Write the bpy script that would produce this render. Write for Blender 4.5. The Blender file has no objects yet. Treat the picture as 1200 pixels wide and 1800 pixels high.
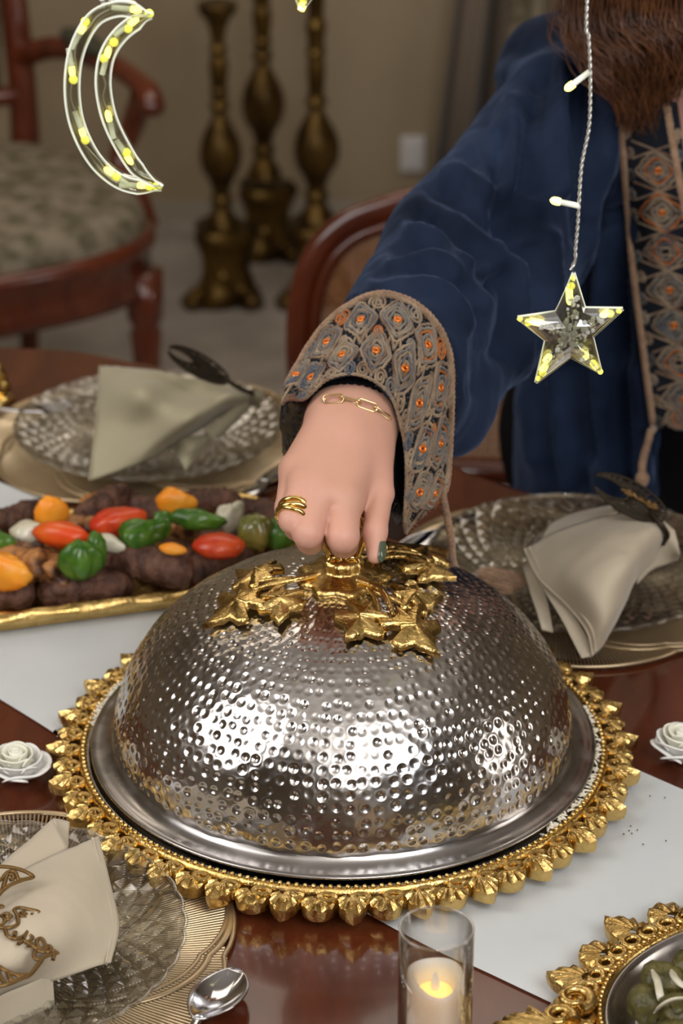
import bpy, bmesh, math, random
import numpy as np
from mathutils import Vector, Matrix
from mathutils.bvhtree import BVHTree
random.seed(7); rng = np.random.default_rng(7)
PI = math.pi
scene = bpy.context.scene
COL = scene.collection
# ---------------- camera
FP = 4300.0; TH = math.radians(26.0); CAM = np.array([0.0, 0.0, 1.703])
cam_d = bpy.data.cameras.new('camera'); cam = bpy.data.objects.new('camera', cam_d); COL.objects.link(cam)
cam.location = CAM; cam.rotation_euler = (PI / 2 - TH, 0, 0)
cam_d.sensor_fit = 'VERTICAL'; cam_d.sensor_height = 36.0; cam_d.lens = FP / 1800 * 36.0
cam_d.clip_start = 0.05; cam_d.clip_end = 50
cam_d.dof.use_dof = True; cam_d.dof.focus_distance = 1.62; cam_d.dof.aperture_fstop = 7.4
scene.camera = cam
FW = np.array([0, math.cos(TH), -math.sin(TH)]); UP = np.array([0, math.sin(TH), math.cos(TH)]); RT = np.array([1.0, 0, 0])
def ray(x, y): return FW + RT * ((x - 600) / FP) + UP * ((900 - y) / FP)
def PZ(x, y, z=0.75):
    r = ray(x, y); return CAM + r * ((z - CAM[2]) / r[2])
def PD(x, y, D): return CAM + ray(x, y) * D
def PY(x, y, Y):
    r = ray(x, y); return CAM + r * (Y / r[1])
def project(p):
    d = np.asarray(p) - CAM; D = d @ FW
    return 600 + FP * (d @ RT) / D, 900 - FP * (d @ UP) / D
# ---------------- world, lights, exposure
w = bpy.data.worlds.new('world'); scene.world = w; w.use_nodes = True
w.node_tree.nodes['Background'].inputs[0].default_value = (0.55, 0.58, 0.62, 1)
w.node_tree.nodes['Background'].inputs[1].default_value = 0.25
scene.view_settings.view_transform = 'Standard'; scene.view_settings.look = 'None'
scene.view_settings.gamma = 1; scene.view_settings.use_curve_mapping = False
scene.view_settings.exposure = 0.2
def area(name, loc, tgt, sx, sy, power, col):
    l = bpy.data.lights.new(name, 'AREA'); l.shape = 'RECTANGLE'; l.size = sx; l.size_y = sy; l.energy = power; l.color = col
    o = bpy.data.objects.new(name, l); COL.objects.link(o); o.location = loc
    o.rotation_euler = (Vector(tgt) - Vector(loc)).to_track_quat('-Z', 'Y').to_euler()
    return o
area('softbox_left', (-1.45, 0.85, 2.1), (0, 1.6, 0.85), 1.15, 1.3, 17.5, (1, 0.97, 0.95))
area('softbox_right', (0.85, -0.05, 2.3), (0, 1.6, 0.85), 0.95, 1.0, 19.5, (0.97, 0.98, 1))
area('bounce_flash', (0.1, -0.7, 2.0), (0.0, 0.2, 2.75), 0.3, 0.3, 21, (1, 0.97, 0.94))
area('area_right_warm', (2.3, 1.2, 1.35), (0, 1.6, 0.9), 0.5, 0.9, 6, (1, 0.93, 0.85))  # warm area light from the right; no window is built there
area('area_background_top', (0.0, 3.2, 2.6), (0.0, 3.3, 0.0), 1.6, 1.2, 11, (1, 0.88, 0.74))  # area light over the background, aimed down; no fixture is built
area('area_to_back_wall', (-1.2, 3.0, 2.5), (-0.4, 5.0, 0.6), 0.7, 0.5, 5, (1, 0.86, 0.68))  # free-hanging area light aimed at the back wall; no fixture is built
# ---------------- mesh helpers
class MB:
    def __init__(s): s.v = []; s.f = []; s.mi = []; s.cur = 0
    def add(s, v, f):
        n = len(s.v); s.v.extend([tuple(float(c) for c in p) for p in v]); s.f.extend([tuple(int(i) + n for i in q) for q in f]); s.mi.extend([s.cur] * len(f)); return s
    def grid(s, g, cu=False, cv=False):
        g = np.asarray(g); a, b = g.shape[:2]; f = []
        for i in range(a if cu else a - 1):
            for j in range(b if cv else b - 1):
                f.append((i * b + j, ((i + 1) % a) * b + j, ((i + 1) % a) * b + (j + 1) % b, i * b + (j + 1) % b))
        return s.add(g.reshape(-1, 3), f)
    def tube(s, pts, r, n=8, closed=False, flat=1.0, caps=True, upv=None):
        pts = np.asarray(pts, float); m = len(pts)
        if np.isscalar(r): r = np.full(m, r)
        r = np.asarray(r, float)
        if closed: t = np.roll(pts, -1, 0) - np.roll(pts, 1, 0)
        else: t = np.gradient(pts, axis=0)
        t /= np.linalg.norm(t, axis=1)[:, None] + 1e-12
        u = np.array(upv if upv is not None else (0, 0, 1.0), float)
        if abs(u @ t[0]) > 0.95 and upv is None: u = np.array((1.0, 0.1, 0))
        rings = []; a = np.linspace(0, 2 * PI, n, endpoint=False)
        for i in range(m):
            x = np.cross(t[i], u); x /= np.linalg.norm(x) + 1e-12; y = np.cross(x, t[i])
            if upv is None: u = y
            rings.append(pts[i] + r[i] * (np.cos(a)[:, None] * x + flat * np.sin(a)[:, None] * y))
        k = len(s.v); s.grid(rings, cu=closed, cv=True)
        if caps and not closed:
            s.f.append(tuple(range(k + n - 1, k - 1, -1))); s.f.append(tuple(range(k + (m - 1) * n, k + m * n))); s.mi += [s.cur] * 2
        return s
    def lathe(s, prof, n=48, c=(0, 0, 0), wob=None):
        a = np.linspace(0, 2 * PI, n, endpoint=False); g = []
        for r, z in prof:
            k = wob(a, r, z) if wob is not None else 1
            g.append(np.stack([c[0] + r * k * np.cos(a), c[1] + r * k * np.sin(a), np.full(n, c[2] + z)], 1))
        return s.grid(np.array(g)[::-1], cv=True)
    def box(s, lo, hi):
        x0, y0, z0 = lo; x1, y1, z1 = hi
        return s.add([(x0, y0, z0), (x1, y0, z0), (x1, y1, z0), (x0, y1, z0), (x0, y0, z1), (x1, y0, z1), (x1, y1, z1), (x0, y1, z1)],
                     [(0, 3, 2, 1), (4, 5, 6, 7), (0, 1, 5, 4), (1, 2, 6, 5), (2, 3, 7, 6), (3, 0, 4, 7)])
    def ball(s, c, r, n=12, m=8, sc=(1, 1, 1), fn=None):
        g = []
        for i in range(m + 1):
            ph = PI * i / m; row = []
            for j in range(n):
                a = 2 * PI * j / n; d = np.array([math.sin(ph) * math.cos(a), math.sin(ph) * math.sin(a), math.cos(ph)])
                row.append(np.array(c) + d * r * np.array(sc) * (fn(d) if fn else 1))
            g.append(row)
        return s.grid(np.array(g), cv=True)
    def prism(s, out, z0, z1, fn=None):
        out = [tuple(p) for p in out]; n = len(out); b = [(x, y, z0) for x, y in out] + [(x, y, z1) for x, y in out]
        if fn: b = [fn(p) for p in b]
        return s.add(b, [tuple(range(n - 1, -1, -1)), tuple(range(n, 2 * n))] + [(i, (i + 1) % n, n + (i + 1) % n, n + i) for i in range(n)])
def cr(pts, n, closed=False):
    P = np.asarray(pts, float); m = len(P)
    if closed: Q = np.vstack([P[-1:], P, P[:2]]); segs = m
    else: Q = np.concatenate([(2 * P[0] - P[1])[None], P, (2 * P[-1] - P[-2])[None]]); segs = m - 1
    u = np.linspace(0, segs, n, endpoint=not closed); i = np.minimum(u.astype(int), segs - 1); t = (u - i)
    t = t.reshape((-1,) + (1,) * (P.ndim - 1))
    p0, p1, p2, p3 = Q[i], Q[i + 1], Q[i + 2], Q[i + 3]
    return 0.5 * ((2 * p1) + (-p0 + p2) * t + (2 * p0 - 5 * p1 + 4 * p2 - p3) * t * t + (-p0 + 3 * p1 - 3 * p2 + p3) * t ** 3)
def patch(ctrl, nu, nv, cu=False, cv=False):
    g = cr(np.asarray(ctrl, float), nu, cu); return np.swapaxes(cr(np.swapaxes(g, 0, 1), nv, cv), 0, 1)
def hn(p, s=1.0, seed=0):
    """cheap smooth pseudo-noise on Nx3 arrays, about -1..1"""
    p = np.asarray(p, float) * s; o = 0; k = seed * 1.7
    for a, b, c, d, am in ((1.0, 0.6, -0.4, 0.3, .5), (-.7, 1.3, .5, 1.9, .4), (1.7, -1.1, 1.2, 4.1, .3), (2.9, 2.1, -2.3, .7, .22), (-4.3, 3.1, 2.7, 2.2, .15)):
        o = o + am * np.sin(p[..., 0] * a + p[..., 1] * b + p[..., 2] * c + d + k + 1.3 * np.sin(p[..., 1] * a - p[..., 2] * b + d * 2 + k))
    return o
# ---------------- objects
ROOTLOC = {}
def obj(name, mb, mat, parent=None, smooth=True, kind=None, label=None, sub=0, solid=0, bevel=0, off=0.0):
    me = bpy.data.meshes.new(name)
    base = np.zeros(3)
    if parent is not None: base = np.array(ROOTLOC.get(parent.name, (0, 0, 0)))
    v = np.asarray(mb.v) - base
    me.from_pydata([tuple(p) for p in v], [], mb.f); me.validate()
    for m in (mat if isinstance(mat, (list, tuple)) else [mat]): me.materials.append(m)
    if isinstance(mat, (list, tuple)) and len(me.polygons) == len(mb.mi): me.polygons.foreach_set('material_index', mb.mi)
    if smooth:
        me.polygons.foreach_set('use_smooth', [True] * len(me.polygons))
        if smooth == 'a':
            try: me.set_sharp_from_angle(angle=math.radians(38))
            except Exception: pass
    o = bpy.data.objects.new(name, me); COL.objects.link(o)
    if parent is not None: o.parent = parent; ROOTLOC[o.name] = tuple(base)
    if kind: o['kind'] = kind
    if label: o['label'] = label
    if solid:
        m = o.modifiers.new('s', 'SOLIDIFY'); m.thickness = solid; m.offset = off
    if bevel:
        m = o.modifiers.new('b', 'BEVEL'); m.width = bevel; m.segments = 2; m.limit_method = 'ANGLE'
    if sub:
        m = o.modifiers.new('u', 'SUBSURF'); m.levels = sub; m.render_levels = sub
    return o
def thing(name, label, cat, loc=(0, 0, 0), group=None):
    o = bpy.data.objects.new(name, None); COL.objects.link(o); o.location = tuple(float(c) for c in loc); o.empty_display_size = 0.05
    o['label'] = label; o['category'] = cat
    if group: o['group'] = group
    ROOTLOC[o.name] = tuple(float(c) for c in loc); return o
def tag(o, label, cat, group=None):
    o['label'] = label; o['category'] = cat
    if group: o['group'] = group
    return o
def single(name, mb, mat, label, cat, group=None, loc=None, **k):
    """a thing that is one mesh; its origin at loc"""
    if loc is not None:
        v = np.asarray(mb.v) - np.asarray(loc); mb.v = [tuple(p) for p in v]
    o = obj(name, mb, mat, **k)
    if loc is not None: o.location = tuple(float(c) for c in loc)
    return tag(o, label, cat, group)
def inst(src, parent, rotz=0, loc=None, label=None):
    c = src.copy(); COL.objects.link(c); c.parent = parent; c.rotation_euler = (0, 0, rotz)
    if loc is not None: c.location = loc
    if label: c['label'] = label
    return c
def copy_tree(o, parent=None):
    kids = list(o.children); c = o.copy(); COL.objects.link(c); c.parent = parent
    for k in kids: copy_tree(k, c)
    return c
# ---------------- materials
MATS = {}
def mat(name, col, rough=0.5, metal=0.0, col2=None, nscale=20, bump=0.0, bscale=60, bdist=0.002, emit=None, estr=0, sheen=0, sheentint=None, coat=0, stretch=None, sub=0, subr=None, trans=0, ior=1.45, spec=None, rr=None, lo=.35, hi=.65, detail=4, sheenr=.35, alpha=1):
    m = bpy.data.materials.new(name); m.use_nodes = True; nt = m.node_tree; N = nt.nodes; L = nt.links
    b = N['Principled BSDF']; b.inputs['Base Color'].default_value = (*col, 1); b.inputs['Roughness'].default_value = rough; b.inputs['Metallic'].default_value = metal
    b.inputs['IOR'].default_value = ior; b.inputs['Alpha'].default_value = alpha
    tc = N.new('ShaderNodeTexCoord'); src = tc.outputs['Object']
    if stretch:
        mp = N.new('ShaderNodeMapping'); mp.inputs['Scale'].default_value = stretch; L.new(src, mp.inputs[0]); src = mp.outputs[0]
    if col2 is not None:
        n = N.new('ShaderNodeTexNoise'); n.inputs['Scale'].default_value = nscale; n.inputs['Detail'].default_value = detail; L.new(src, n.inputs['Vector'])
        r = N.new('ShaderNodeValToRGB'); r.color_ramp.elements[0].position = lo; r.color_ramp.elements[1].position = hi
        r.color_ramp.elements[0].color = (*col, 1); r.color_ramp.elements[1].color = (*col2, 1)
        L.new(n.outputs[0], r.inputs[0]); L.new(r.outputs[0], b.inputs['Base Color'])
    if rr:
        n = N.new('ShaderNodeTexNoise'); n.inputs['Scale'].default_value = nscale * 1.7; L.new(src, n.inputs['Vector'])
        q = N.new('ShaderNodeMapRange'); q.inputs[1].default_value = .3; q.inputs[2].default_value = .7; q.inputs[3].default_value = rr[0]; q.inputs[4].default_value = rr[1]
        L.new(n.outputs[0], q.inputs[0]); L.new(q.outputs[0], b.inputs['Roughness'])
    if bump:
        n = N.new('ShaderNodeTexNoise'); n.inputs['Scale'].default_value = bscale; n.inputs['Detail'].default_value = 3; L.new(src, n.inputs['Vector'])
        k = N.new('ShaderNodeBump'); k.inputs['Strength'].default_value = bump; k.inputs['Distance'].default_value = bdist
        L.new(n.outputs[0], k.inputs['Height']); L.new(k.outputs[0], b.inputs['Normal'])
    if emit: b.inputs['Emission Color'].default_value = (*emit, 1); b.inputs['Emission Strength'].default_value = estr
    if sheen:
        b.inputs['Sheen Weight'].default_value = sheen; b.inputs['Sheen Roughness'].default_value = sheenr
        b.inputs['Sheen Tint'].default_value = (*(sheentint or (1, 1, 1)), 1)
    if coat: b.inputs['Coat Weight'].default_value = coat; b.inputs['Coat Roughness'].default_value = 0.06
    if sub: b.inputs['Subsurface Weight'].default_value = sub; b.inputs['Subsurface Radius'].default_value = subr or (.01, .005, .003); b.inputs['Subsurface Scale'].default_value = 1.0
    if trans: b.inputs['Transmission Weight'].default_value = trans
    if spec is not None: b.inputs['Specular IOR Level'].default_value = spec
    MATS[name] = m; return m
def glassy(name, tint=(1, 1, 1), k=0.25, rough=0.03, add=0.0, glass=0.0):
    """clear thin glass: transparent, with Fresnel reflection (and some true refraction)"""
    m = bpy.data.materials.new(name); m.use_nodes = True; nt = m.node_tree; N = nt.nodes; L = nt.links
    for n in list(N): N.remove(n)
    out = N.new('ShaderNodeOutputMaterial'); tr = N.new('ShaderNodeBsdfTransparent'); tr.inputs[0].default_value = (*tint, 1)
    gl = N.new('ShaderNodeBsdfGlossy'); gl.inputs['Roughness'].default_value = rough
    lw = N.new('ShaderNodeLayerWeight'); lw.inputs[0].default_value = k
    mx = N.new('ShaderNodeMixShader')
    pw = N.new('ShaderNodeMath'); pw.operation = 'POWER'; pw.inputs[1].default_value = 2.6
    ma = N.new('ShaderNodeMath'); ma.operation = 'MULTIPLY_ADD'; ma.inputs[1].default_value = k; ma.inputs[2].default_value = add; ma.use_clamp = True
    L.new(lw.outputs['Facing'], pw.inputs[0]); L.new(pw.outputs[0], ma.inputs[0]); L.new(ma.outputs[0], mx.inputs[0])
    base = tr.outputs[0]
    if glass:
        g = N.new('ShaderNodeBsdfRefraction'); g.inputs['Color'].default_value = (*tint, 1); g.inputs['Roughness'].default_value = 0.02; g.inputs['IOR'].default_value = 1.35
        m2 = N.new('ShaderNodeMixShader'); m2.inputs[0].default_value = glass; L.new(tr.outputs[0], m2.inputs[1]); L.new(g.outputs[0], m2.inputs[2]); base = m2.outputs[0]
    L.new(base, mx.inputs[1]); L.new(gl.outputs[0], mx.inputs[2]); L.new(mx.outputs[0], out.inputs[0])
    return m
M_wall = mat('wall_paint', (.31, .245, .16), .8, col2=(.36, .285, .19), nscale=3, bump=.1, bscale=200)
M_ceil = mat('ceiling_paint', (.78, .75, .70), .8)
M_carpet = mat('carpet', (.30, .265, .235), .95, col2=(.40, .36, .325), nscale=8, bump=.6, bscale=300, bdist=.004)
M_skirt = mat('skirting', (.33, .29, .23), .5)
M_maho = mat('mahogany', (.075, .013, .0045), .25, col2=(.13, .026, .008), nscale=9, stretch=(1, 6, 1), coat=.6)
M_table = mat('table_mahogany', (.058, .0125, .0045), .15, col2=(.098, .022, .008), nscale=14, stretch=(2.2, .5, 1), coat=.35, bump=.02, bscale=40)
M_steel = mat('hammered_steel', (.60, .58, .57), .13, 1.0, col2=(.56, .54, .53), nscale=14, rr=(.15, .23))
M_steel2 = mat('brushed_steel', (.42, .40, .39), .25, 1.0, stretch=(1, 1, 1), rr=(.18, .34), nscale=30)
M_cut = mat('cutlery_steel', (.62, .62, .65), .10, 1.0)
M_gold = mat('cast_gold', (.74, .52, .20), .26, 1.0, col2=(.56, .37, .12), nscale=50, bump=.55, bscale=330, bdist=.0012, rr=(.18, .38))
M_gold2 = mat('polished_gold', (.82, .58, .20), .14, 1.0)
M_goldp = mat('pale_gold', (.86, .68, .36), .15, 1.0)
M_brass = mat('antique_brass', (.19, .115, .03), .36, .9, col2=(.06, .035, .012), nscale=14, bump=.4, bscale=60)
M_charg = mat('charger_metal', (.52, .40, .25), .34, .8, col2=(.44, .33, .20), nscale=20)
M_chargd = mat('charger_gap_dark', (.07, .045, .025), .55, .3)  # near-black, so the shaded gaps between the ribs are put into colour
M_linen = mat('beige_linen', (.50, .43, .32), .9, col2=(.54, .465, .35), nscale=9, bump=.25, bscale=900, bdist=.0006, sheen=.2)
M_linen2 = mat('olive_linen', (.36, .325, .215), .9, col2=(.40, .36, .245), nscale=9, bump=.25, bscale=900, bdist=.0006, sheen=.2)
M_runner = mat('runner_fabric', (.57, .595, .60), .75, col2=(.64, .66, .66), nscale=5, stretch=(1.4, 1.4, 1), bump=.15, bscale=700, bdist=.0005, sheen=.3, alpha=.93)
M_filig = mat('dark_filigree', (.035, .026, .016), .4, .6)
M_filigb = mat('bronze_filigree', (.22, .13, .045), .35, .75)
M_velvet = mat('navy_velvet', (.0035, .0075, .019), .75, col2=(.017, .029, .064), nscale=8, detail=6, stretch=(1.4, 1.4, .8), lo=.38, hi=.68, sheen=.40, sheentint=(.17, .24, .42), sheenr=.38, bump=.25, bscale=260, bdist=.0012, spec=.12)  # crushed-pile patches; their colour contrast also stands in for velvet highlights
M_black = mat('black_knit', (.006, .006, .007), .95, spec=.08)
M_mesh = mat('black_net', (.012, .014, .020), .9, spec=.15)
M_netb = mat('sheer_net', (.035, .032, .028), .9, spec=.15, alpha=.55)
M_skin = mat('skin', (.60, .325, .235), .48, col2=(.67, .36, .275), nscale=14, sub=.12, subr=(.012, .004, .002), bump=.12, bscale=600, bdist=.0005, spec=.35)
M_hair = mat('brown_hair', (.055, .019, .008), .36, col2=(.14, .052, .018), nscale=60, spec=.6)
M_nail = mat('green_nail', (.085, .115, .075), .12, coat=.8)
M_y1 = mat('yarn_taupe', (.17, .10, .055), .95, col2=(.36, .26, .165), nscale=55, bump=1, bscale=900, bdist=.001, sheen=.3)
M_y2 = mat('yarn_mixed', (.13, .055, .03), .95, col2=(.34, .25, .16), nscale=45, bump=1, bscale=900, bdist=.001, sheen=.3)
M_y3 = mat('yarn_orange', (.50, .15, .025), .9, col2=(.34, .11, .035), nscale=90, bump=1, bscale=900, bdist=.001)
M_y4 = mat('yarn_slate', (.065, .075, .095), .95, col2=(.30, .235, .16), nscale=38, bump=1, bscale=900, bdist=.001, sheen=.3)
M_y5 = mat('yarn_dark', (.04, .036, .034), .9, col2=(.16, .14, .125), nscale=60)
M_bead = mat('copper_sequin', (.75, .20, .03), .25, .6)
M_cord = mat('braided_cord', (.27, .155, .09), .95, col2=(.36, .225, .135), nscale=120, bump=1, bscale=700, bdist=.0015, sheen=.3)
M_rose = mat('foam_rose', (.84, .83, .80), .6, col2=(.87, .86, .82), nscale=20, sub=.2, subr=(.01, .01, .008), bump=.2, bscale=700, bdist=.0004)
M_rosec = mat('foam_rose_heart', (.85, .84, .70), .6, sub=.2, subr=(.01, .01, .006))
M_wax = mat('candle_wax', (.86, .80, .70), .5, sub=.5, subr=(.03, .015, .006), emit=(1, .55, .18), estr=.16)
M_waxi = mat('candle_glow', (.9, .65, .3), .5, emit=(1, .56, .14), estr=1.3)
M_wick = mat('led_flame', (.75, .72, .68), .3, emit=(1, .8, .5), estr=.2)
M_glass = glassy('clear_glass', (.98, .98, .98), .75, .02, .035)
M_plate = glassy('pressed_glass', (.94, .95, .94), .6, .04, .10, .25)
M_acryl = glassy('clear_acrylic', (.97, .98, .88), .8, .14, .26, .0)
M_led = mat('led_bulb', (1, .9, .3), .3, emit=(1, .86, .20), estr=2.6)
M_ledg = mat('led_scatter_glow', (.85, .85, .2), .3, emit=(.85, .80, .10), estr=.8)  # emissive stand-in for LED light scattered inside the acrylic
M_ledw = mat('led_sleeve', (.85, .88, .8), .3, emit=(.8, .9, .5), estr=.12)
M_wire = glassy('clear_wire', (.9, .9, .85), .6, .12, .25)
M_wirein = mat('silver_wire', (.62, .62, .58), .3, .7)
M_meat = mat('kebab_meat', (.042, .016, .010), .55, col2=(.15, .070, .045), nscale=70, bump=1, bscale=220, bdist=.003, rr=(.35, .7), spec=.35)
M_chick = mat('grilled_chicken', (.40, .17, .05), .4, col2=(.05, .018, .008), nscale=45, bump=.6, bscale=90, bdist=.003, lo=.42, hi=.6)
M_tom = mat('roast_tomato', (.50, .030, .010), .28, col2=(.66, .09, .02), nscale=60, bump=.3, bscale=180, bdist=.001)
M_tomo = mat('orange_tomato', (.66, .12, .015), .28, col2=(.70, .06, .01), nscale=60, bump=.3, bscale=180, bdist=.001)
M_orp = mat('orange_pepper', (.88, .27, .012), .35, col2=(.80, .33, .03), nscale=60, bump=.35, bscale=200, bdist=.001)
M_grp = mat('green_pepper', (.030, .095, .010), .22, col2=(.085, .19, .022), nscale=60, bump=.3, bscale=200, bdist=.001)
M_grp2 = mat('charred_green_pepper', (.10, .13, .018), .2, col2=(.20, .15, .03), nscale=40, coat=.4)
M_oni = mat('onion', (.50, .46, .33), .25, col2=(.66, .62, .50), nscale=25, sub=.2, subr=(.005, .005, .004), coat=.2)
M_rice = mat('rice', (.80, .74, .60), .5)
M_leaf = mat('vine_leaf', (.045, .042, .008), .4, col2=(.14, .115, .03), nscale=70, bump=1, bscale=120, bdist=.002)
M_uph = mat('chair_brocade', (.10, .085, .05), .9, col2=(.24, .20, .145), nscale=32, bump=.5, bscale=120, lo=.38, hi=.6)
M_armp = mat('arm_pad_green', (.05, .048, .028), .9)
M_cane = mat('cane', (.33, .135, .05), .5, col2=(.42, .19, .08), nscale=40)
M_curt = mat('curtain_taupe', (.22, .175, .135), .85, sheen=.2)
M_plastic = mat('white_plastic', (.62, .60, .60), .4)
M_pink = mat('lip', (.45, .13, .12), .4)
M_eyew = mat('eye_white', (.8, .8, .78), .2)
M_iris = mat('iris', (.05, .02, .01), .1)
# ---------------- implicit surfaces
def rcone(P, a, b, ra, rb):
    a = np.asarray(a, float); b = np.asarray(b, float); ba = b - a; L2 = ba @ ba
    t = np.clip(((P - a) @ ba) / L2, 0, 1); d = P - a - t[..., None] * ba
    return np.sqrt((d * d).sum(-1)) - (ra + (rb - ra) * t)
def ell(P, c, r):
    d = (P - np.asarray(c)) / np.asarray(r); k = np.sqrt((d * d).sum(-1)); return (k - 1) * min(r)
def smin(a, b, k):
    h = np.clip(.5 + .5 * (b - a) / k, 0, 1); return b * (1 - h) + a * h - k * h * (1 - h)
def nets(fn, lo, hi, h):
    lo = np.array(lo, float); hi = np.array(hi, float); n = np.ceil((hi - lo) / h).astype(int) + 1
    ax = [lo[i] + h * np.arange(n[i]) for i in range(3)]
    P = np.stack(np.meshgrid(*ax, indexing='ij'), -1).astype(np.float32); F = fn(P); S = F < 0
    c = np.array(n) - 1; acc = np.zeros((*c, 3), np.float32); cnt = np.zeros(c, np.float32)
    def sl(o): return tuple(slice(o[i], o[i] + c[i]) for i in range(3))
    for axis in range(3):
        o1 = [i for i in range(3) if i != axis]
        for p in (0, 1):
            for q in (0, 1):
                a = [0, 0, 0]; a[o1[0]] = p; a[o1[1]] = q; b = list(a); b[axis] = 1
                fa, fb = F[sl(a)], F[sl(b)]; m = (fa < 0) != (fb < 0); t = np.where(m, fa / np.where(m, fa - fb, 1), 0)
                for k in range(3):
                    acc[..., k] += np.where(m, (a[k] + (t if k == axis else 0)), 0)
                cnt += m
    act = cnt > 0; idx = -np.ones(c, int); ii = np.argwhere(act); idx[act] = np.arange(len(ii))
    V = lo + h * (ii + acc[act] / cnt[act][:, None]); faces = []
    for axis in range(3):
        u, v = (axis + 1) % 3, (axis + 2) % 3
        a = [slice(None)] * 3; b = [slice(None)] * 3; a[axis] = slice(0, -1); b[axis] = slice(1, None)
        A, B = S[tuple(a)], S[tuple(b)]; e = np.argwhere(A != B)
        e = e[(e[:, u] > 0) & (e[:, v] > 0) & (e[:, u] < n[u] - 1) & (e[:, v] < n[v] - 1)]
        if not len(e): continue
        du = np.zeros(3, int); du[u] = 1; dv = np.zeros(3, int); dv[v] = 1
        q = [idx[tuple((e - x).T)] for x in (du + dv, dv, 0 * du, du)]
        Q = np.stack(q, 1); flip = ~A[tuple(e.T)]; Q[flip] = Q[flip][:, ::-1]; faces.append(Q)
    return V, np.vstack(faces)
def vnormals(V, Fq):
    n = np.cross(V[Fq[:, 2]] - V[Fq[:, 0]], V[Fq[:, 3]] - V[Fq[:, 1]]); N = np.zeros_like(V)
    for k in range(4): np.add.at(N, Fq[:, k], n)
    return N / (np.linalg.norm(N, axis=1)[:, None] + 1e-12)
def mbq(V, F):
    m = MB(); m.v = [tuple(p) for p in V.tolist()]; m.f = [tuple(f) for f in F.tolist()]; m.mi = [0] * len(m.f); return m
def bvh(V, F): return BVHTree.FromPolygons([tuple(map(float, p)) for p in V], [tuple(map(int, f)) for f in F])
def hit(t, x, y):
    r = ray(x, y); r = r / np.linalg.norm(r); h = t.ray_cast(Vector(CAM), Vector(r))
    return (None, None) if h[0] is None else (np.array(h[0]), np.array(h[1]) * (1 if h[1].dot(Vector(r)) < 0 else -1))
# ================= SETTING
def struct(name, mb, m, **k): return obj(name, mb, m, kind='structure', **k)
WY = PZ(350, 386, 0)[1]
struct('floor', MB().box((-3.2, -1.7, -.05), (3.2, WY + .1, 0)), M_carpet, smooth=False)
struct('wall_back', MB().box((-3.2, WY, 0), (3.2, WY + .1, 2.75)), M_wall, smooth=False)
struct('wall_left', MB().box((-3.2, -1.7, 0), (-3.1, WY, 2.75)), M_wall, smooth=False)
struct('wall_right', MB().box((3.1, -1.7, 0), (3.2, WY, 2.75)), M_wall, smooth=False)
struct('wall_front', MB().box((-3.2, -1.8, 0), (3.2, -1.7, 2.75)), M_wall, smooth=False)
struct('ceiling', MB().box((-3.2, -1.8, 2.75), (3.2, WY + .1, 2.85)), M_ceil, smooth=False)
struct('baseboard_back', MB().box((-3.1, WY - .015, 0), (3.1, WY, .045)), M_skirt, smooth=False)
# power socket plate
p = PY(725, 270, WY - .006)
so = thing('wall_socket', 'white plastic socket plate on the beige wall beside the curtain', 'socket', p)
obj('plate', MB().box(p - [.026, .006, .038], p + [.026, .005, .038]), M_plastic, so, smooth=False, bevel=.003)
obj('socket_face', MB().box(p - [.016, .009, .026], p + [.016, -.004, .026]), M_plastic, so, smooth=False, bevel=.002)
# curtain
def curtain():
    x0 = PY(738, 300, WY - .2)[0]; x1 = PY(1010, 300, WY - .2)[0] + .25
    n = 220; zs = [0.01, .5, 1.0, 1.6, 2.3, 2.7]; g = []
    for i in range(n):
        u = i / (n - 1); row = []
        for z in zs:
            lean = 0.0
            row.append((x0 + (x1 - x0) * u - lean + .015 + .105 * min(z, 1.2) * (1 - u), WY - .13 + .035 * math.sin(u * 46 + .5 * math.sin(z)) + .012 * math.sin(u * 97), z))
        g.append(row)
    c = single('curtain', MB().grid(g), M_curt, 'taupe curtain hanging in folds against the wall behind the woman', 'curtain', solid=.004)
curtain()
def tied_curtain():
    # gathered brown drape seen at the top edge, with its tie cord
    a = PY(950, 10, WY - .35); g = []
    for i in range(90):
        u = 2 * PI * i / 90; row = []
        for k, z in enumerate((.02, .35, .62, .8, 1.0, 1.6, 2.6)):
            r = (.13, .11, .085, .06, .09, .14, .16)[k] * (1 + .14 * math.sin(u * 11 + k * .4))
            row.append((a[0] + .05 + r * math.cos(u), a[1] + .05 + .6 * r * math.sin(u), z))
        g.append(row)
    t = thing('gathered_drape', 'brown patterned drape gathered in a tie behind the blue sleeve shoulder', 'drape', (a[0] + .05, a[1] + .05, .02))
    obj('cloth', MB().grid(g, cu=True), M_uph, t)
    obj('tie_cord', MB().tube([(a[0] + .05 + .07 * math.cos(q), a[1] + .05 + .05 * math.sin(q), .8 + .01 * math.sin(q)) for q in np.linspace(0, 2 * PI, 40, endpoint=False)], .009, closed=True), M_cord, t)
tied_curtain()

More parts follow.
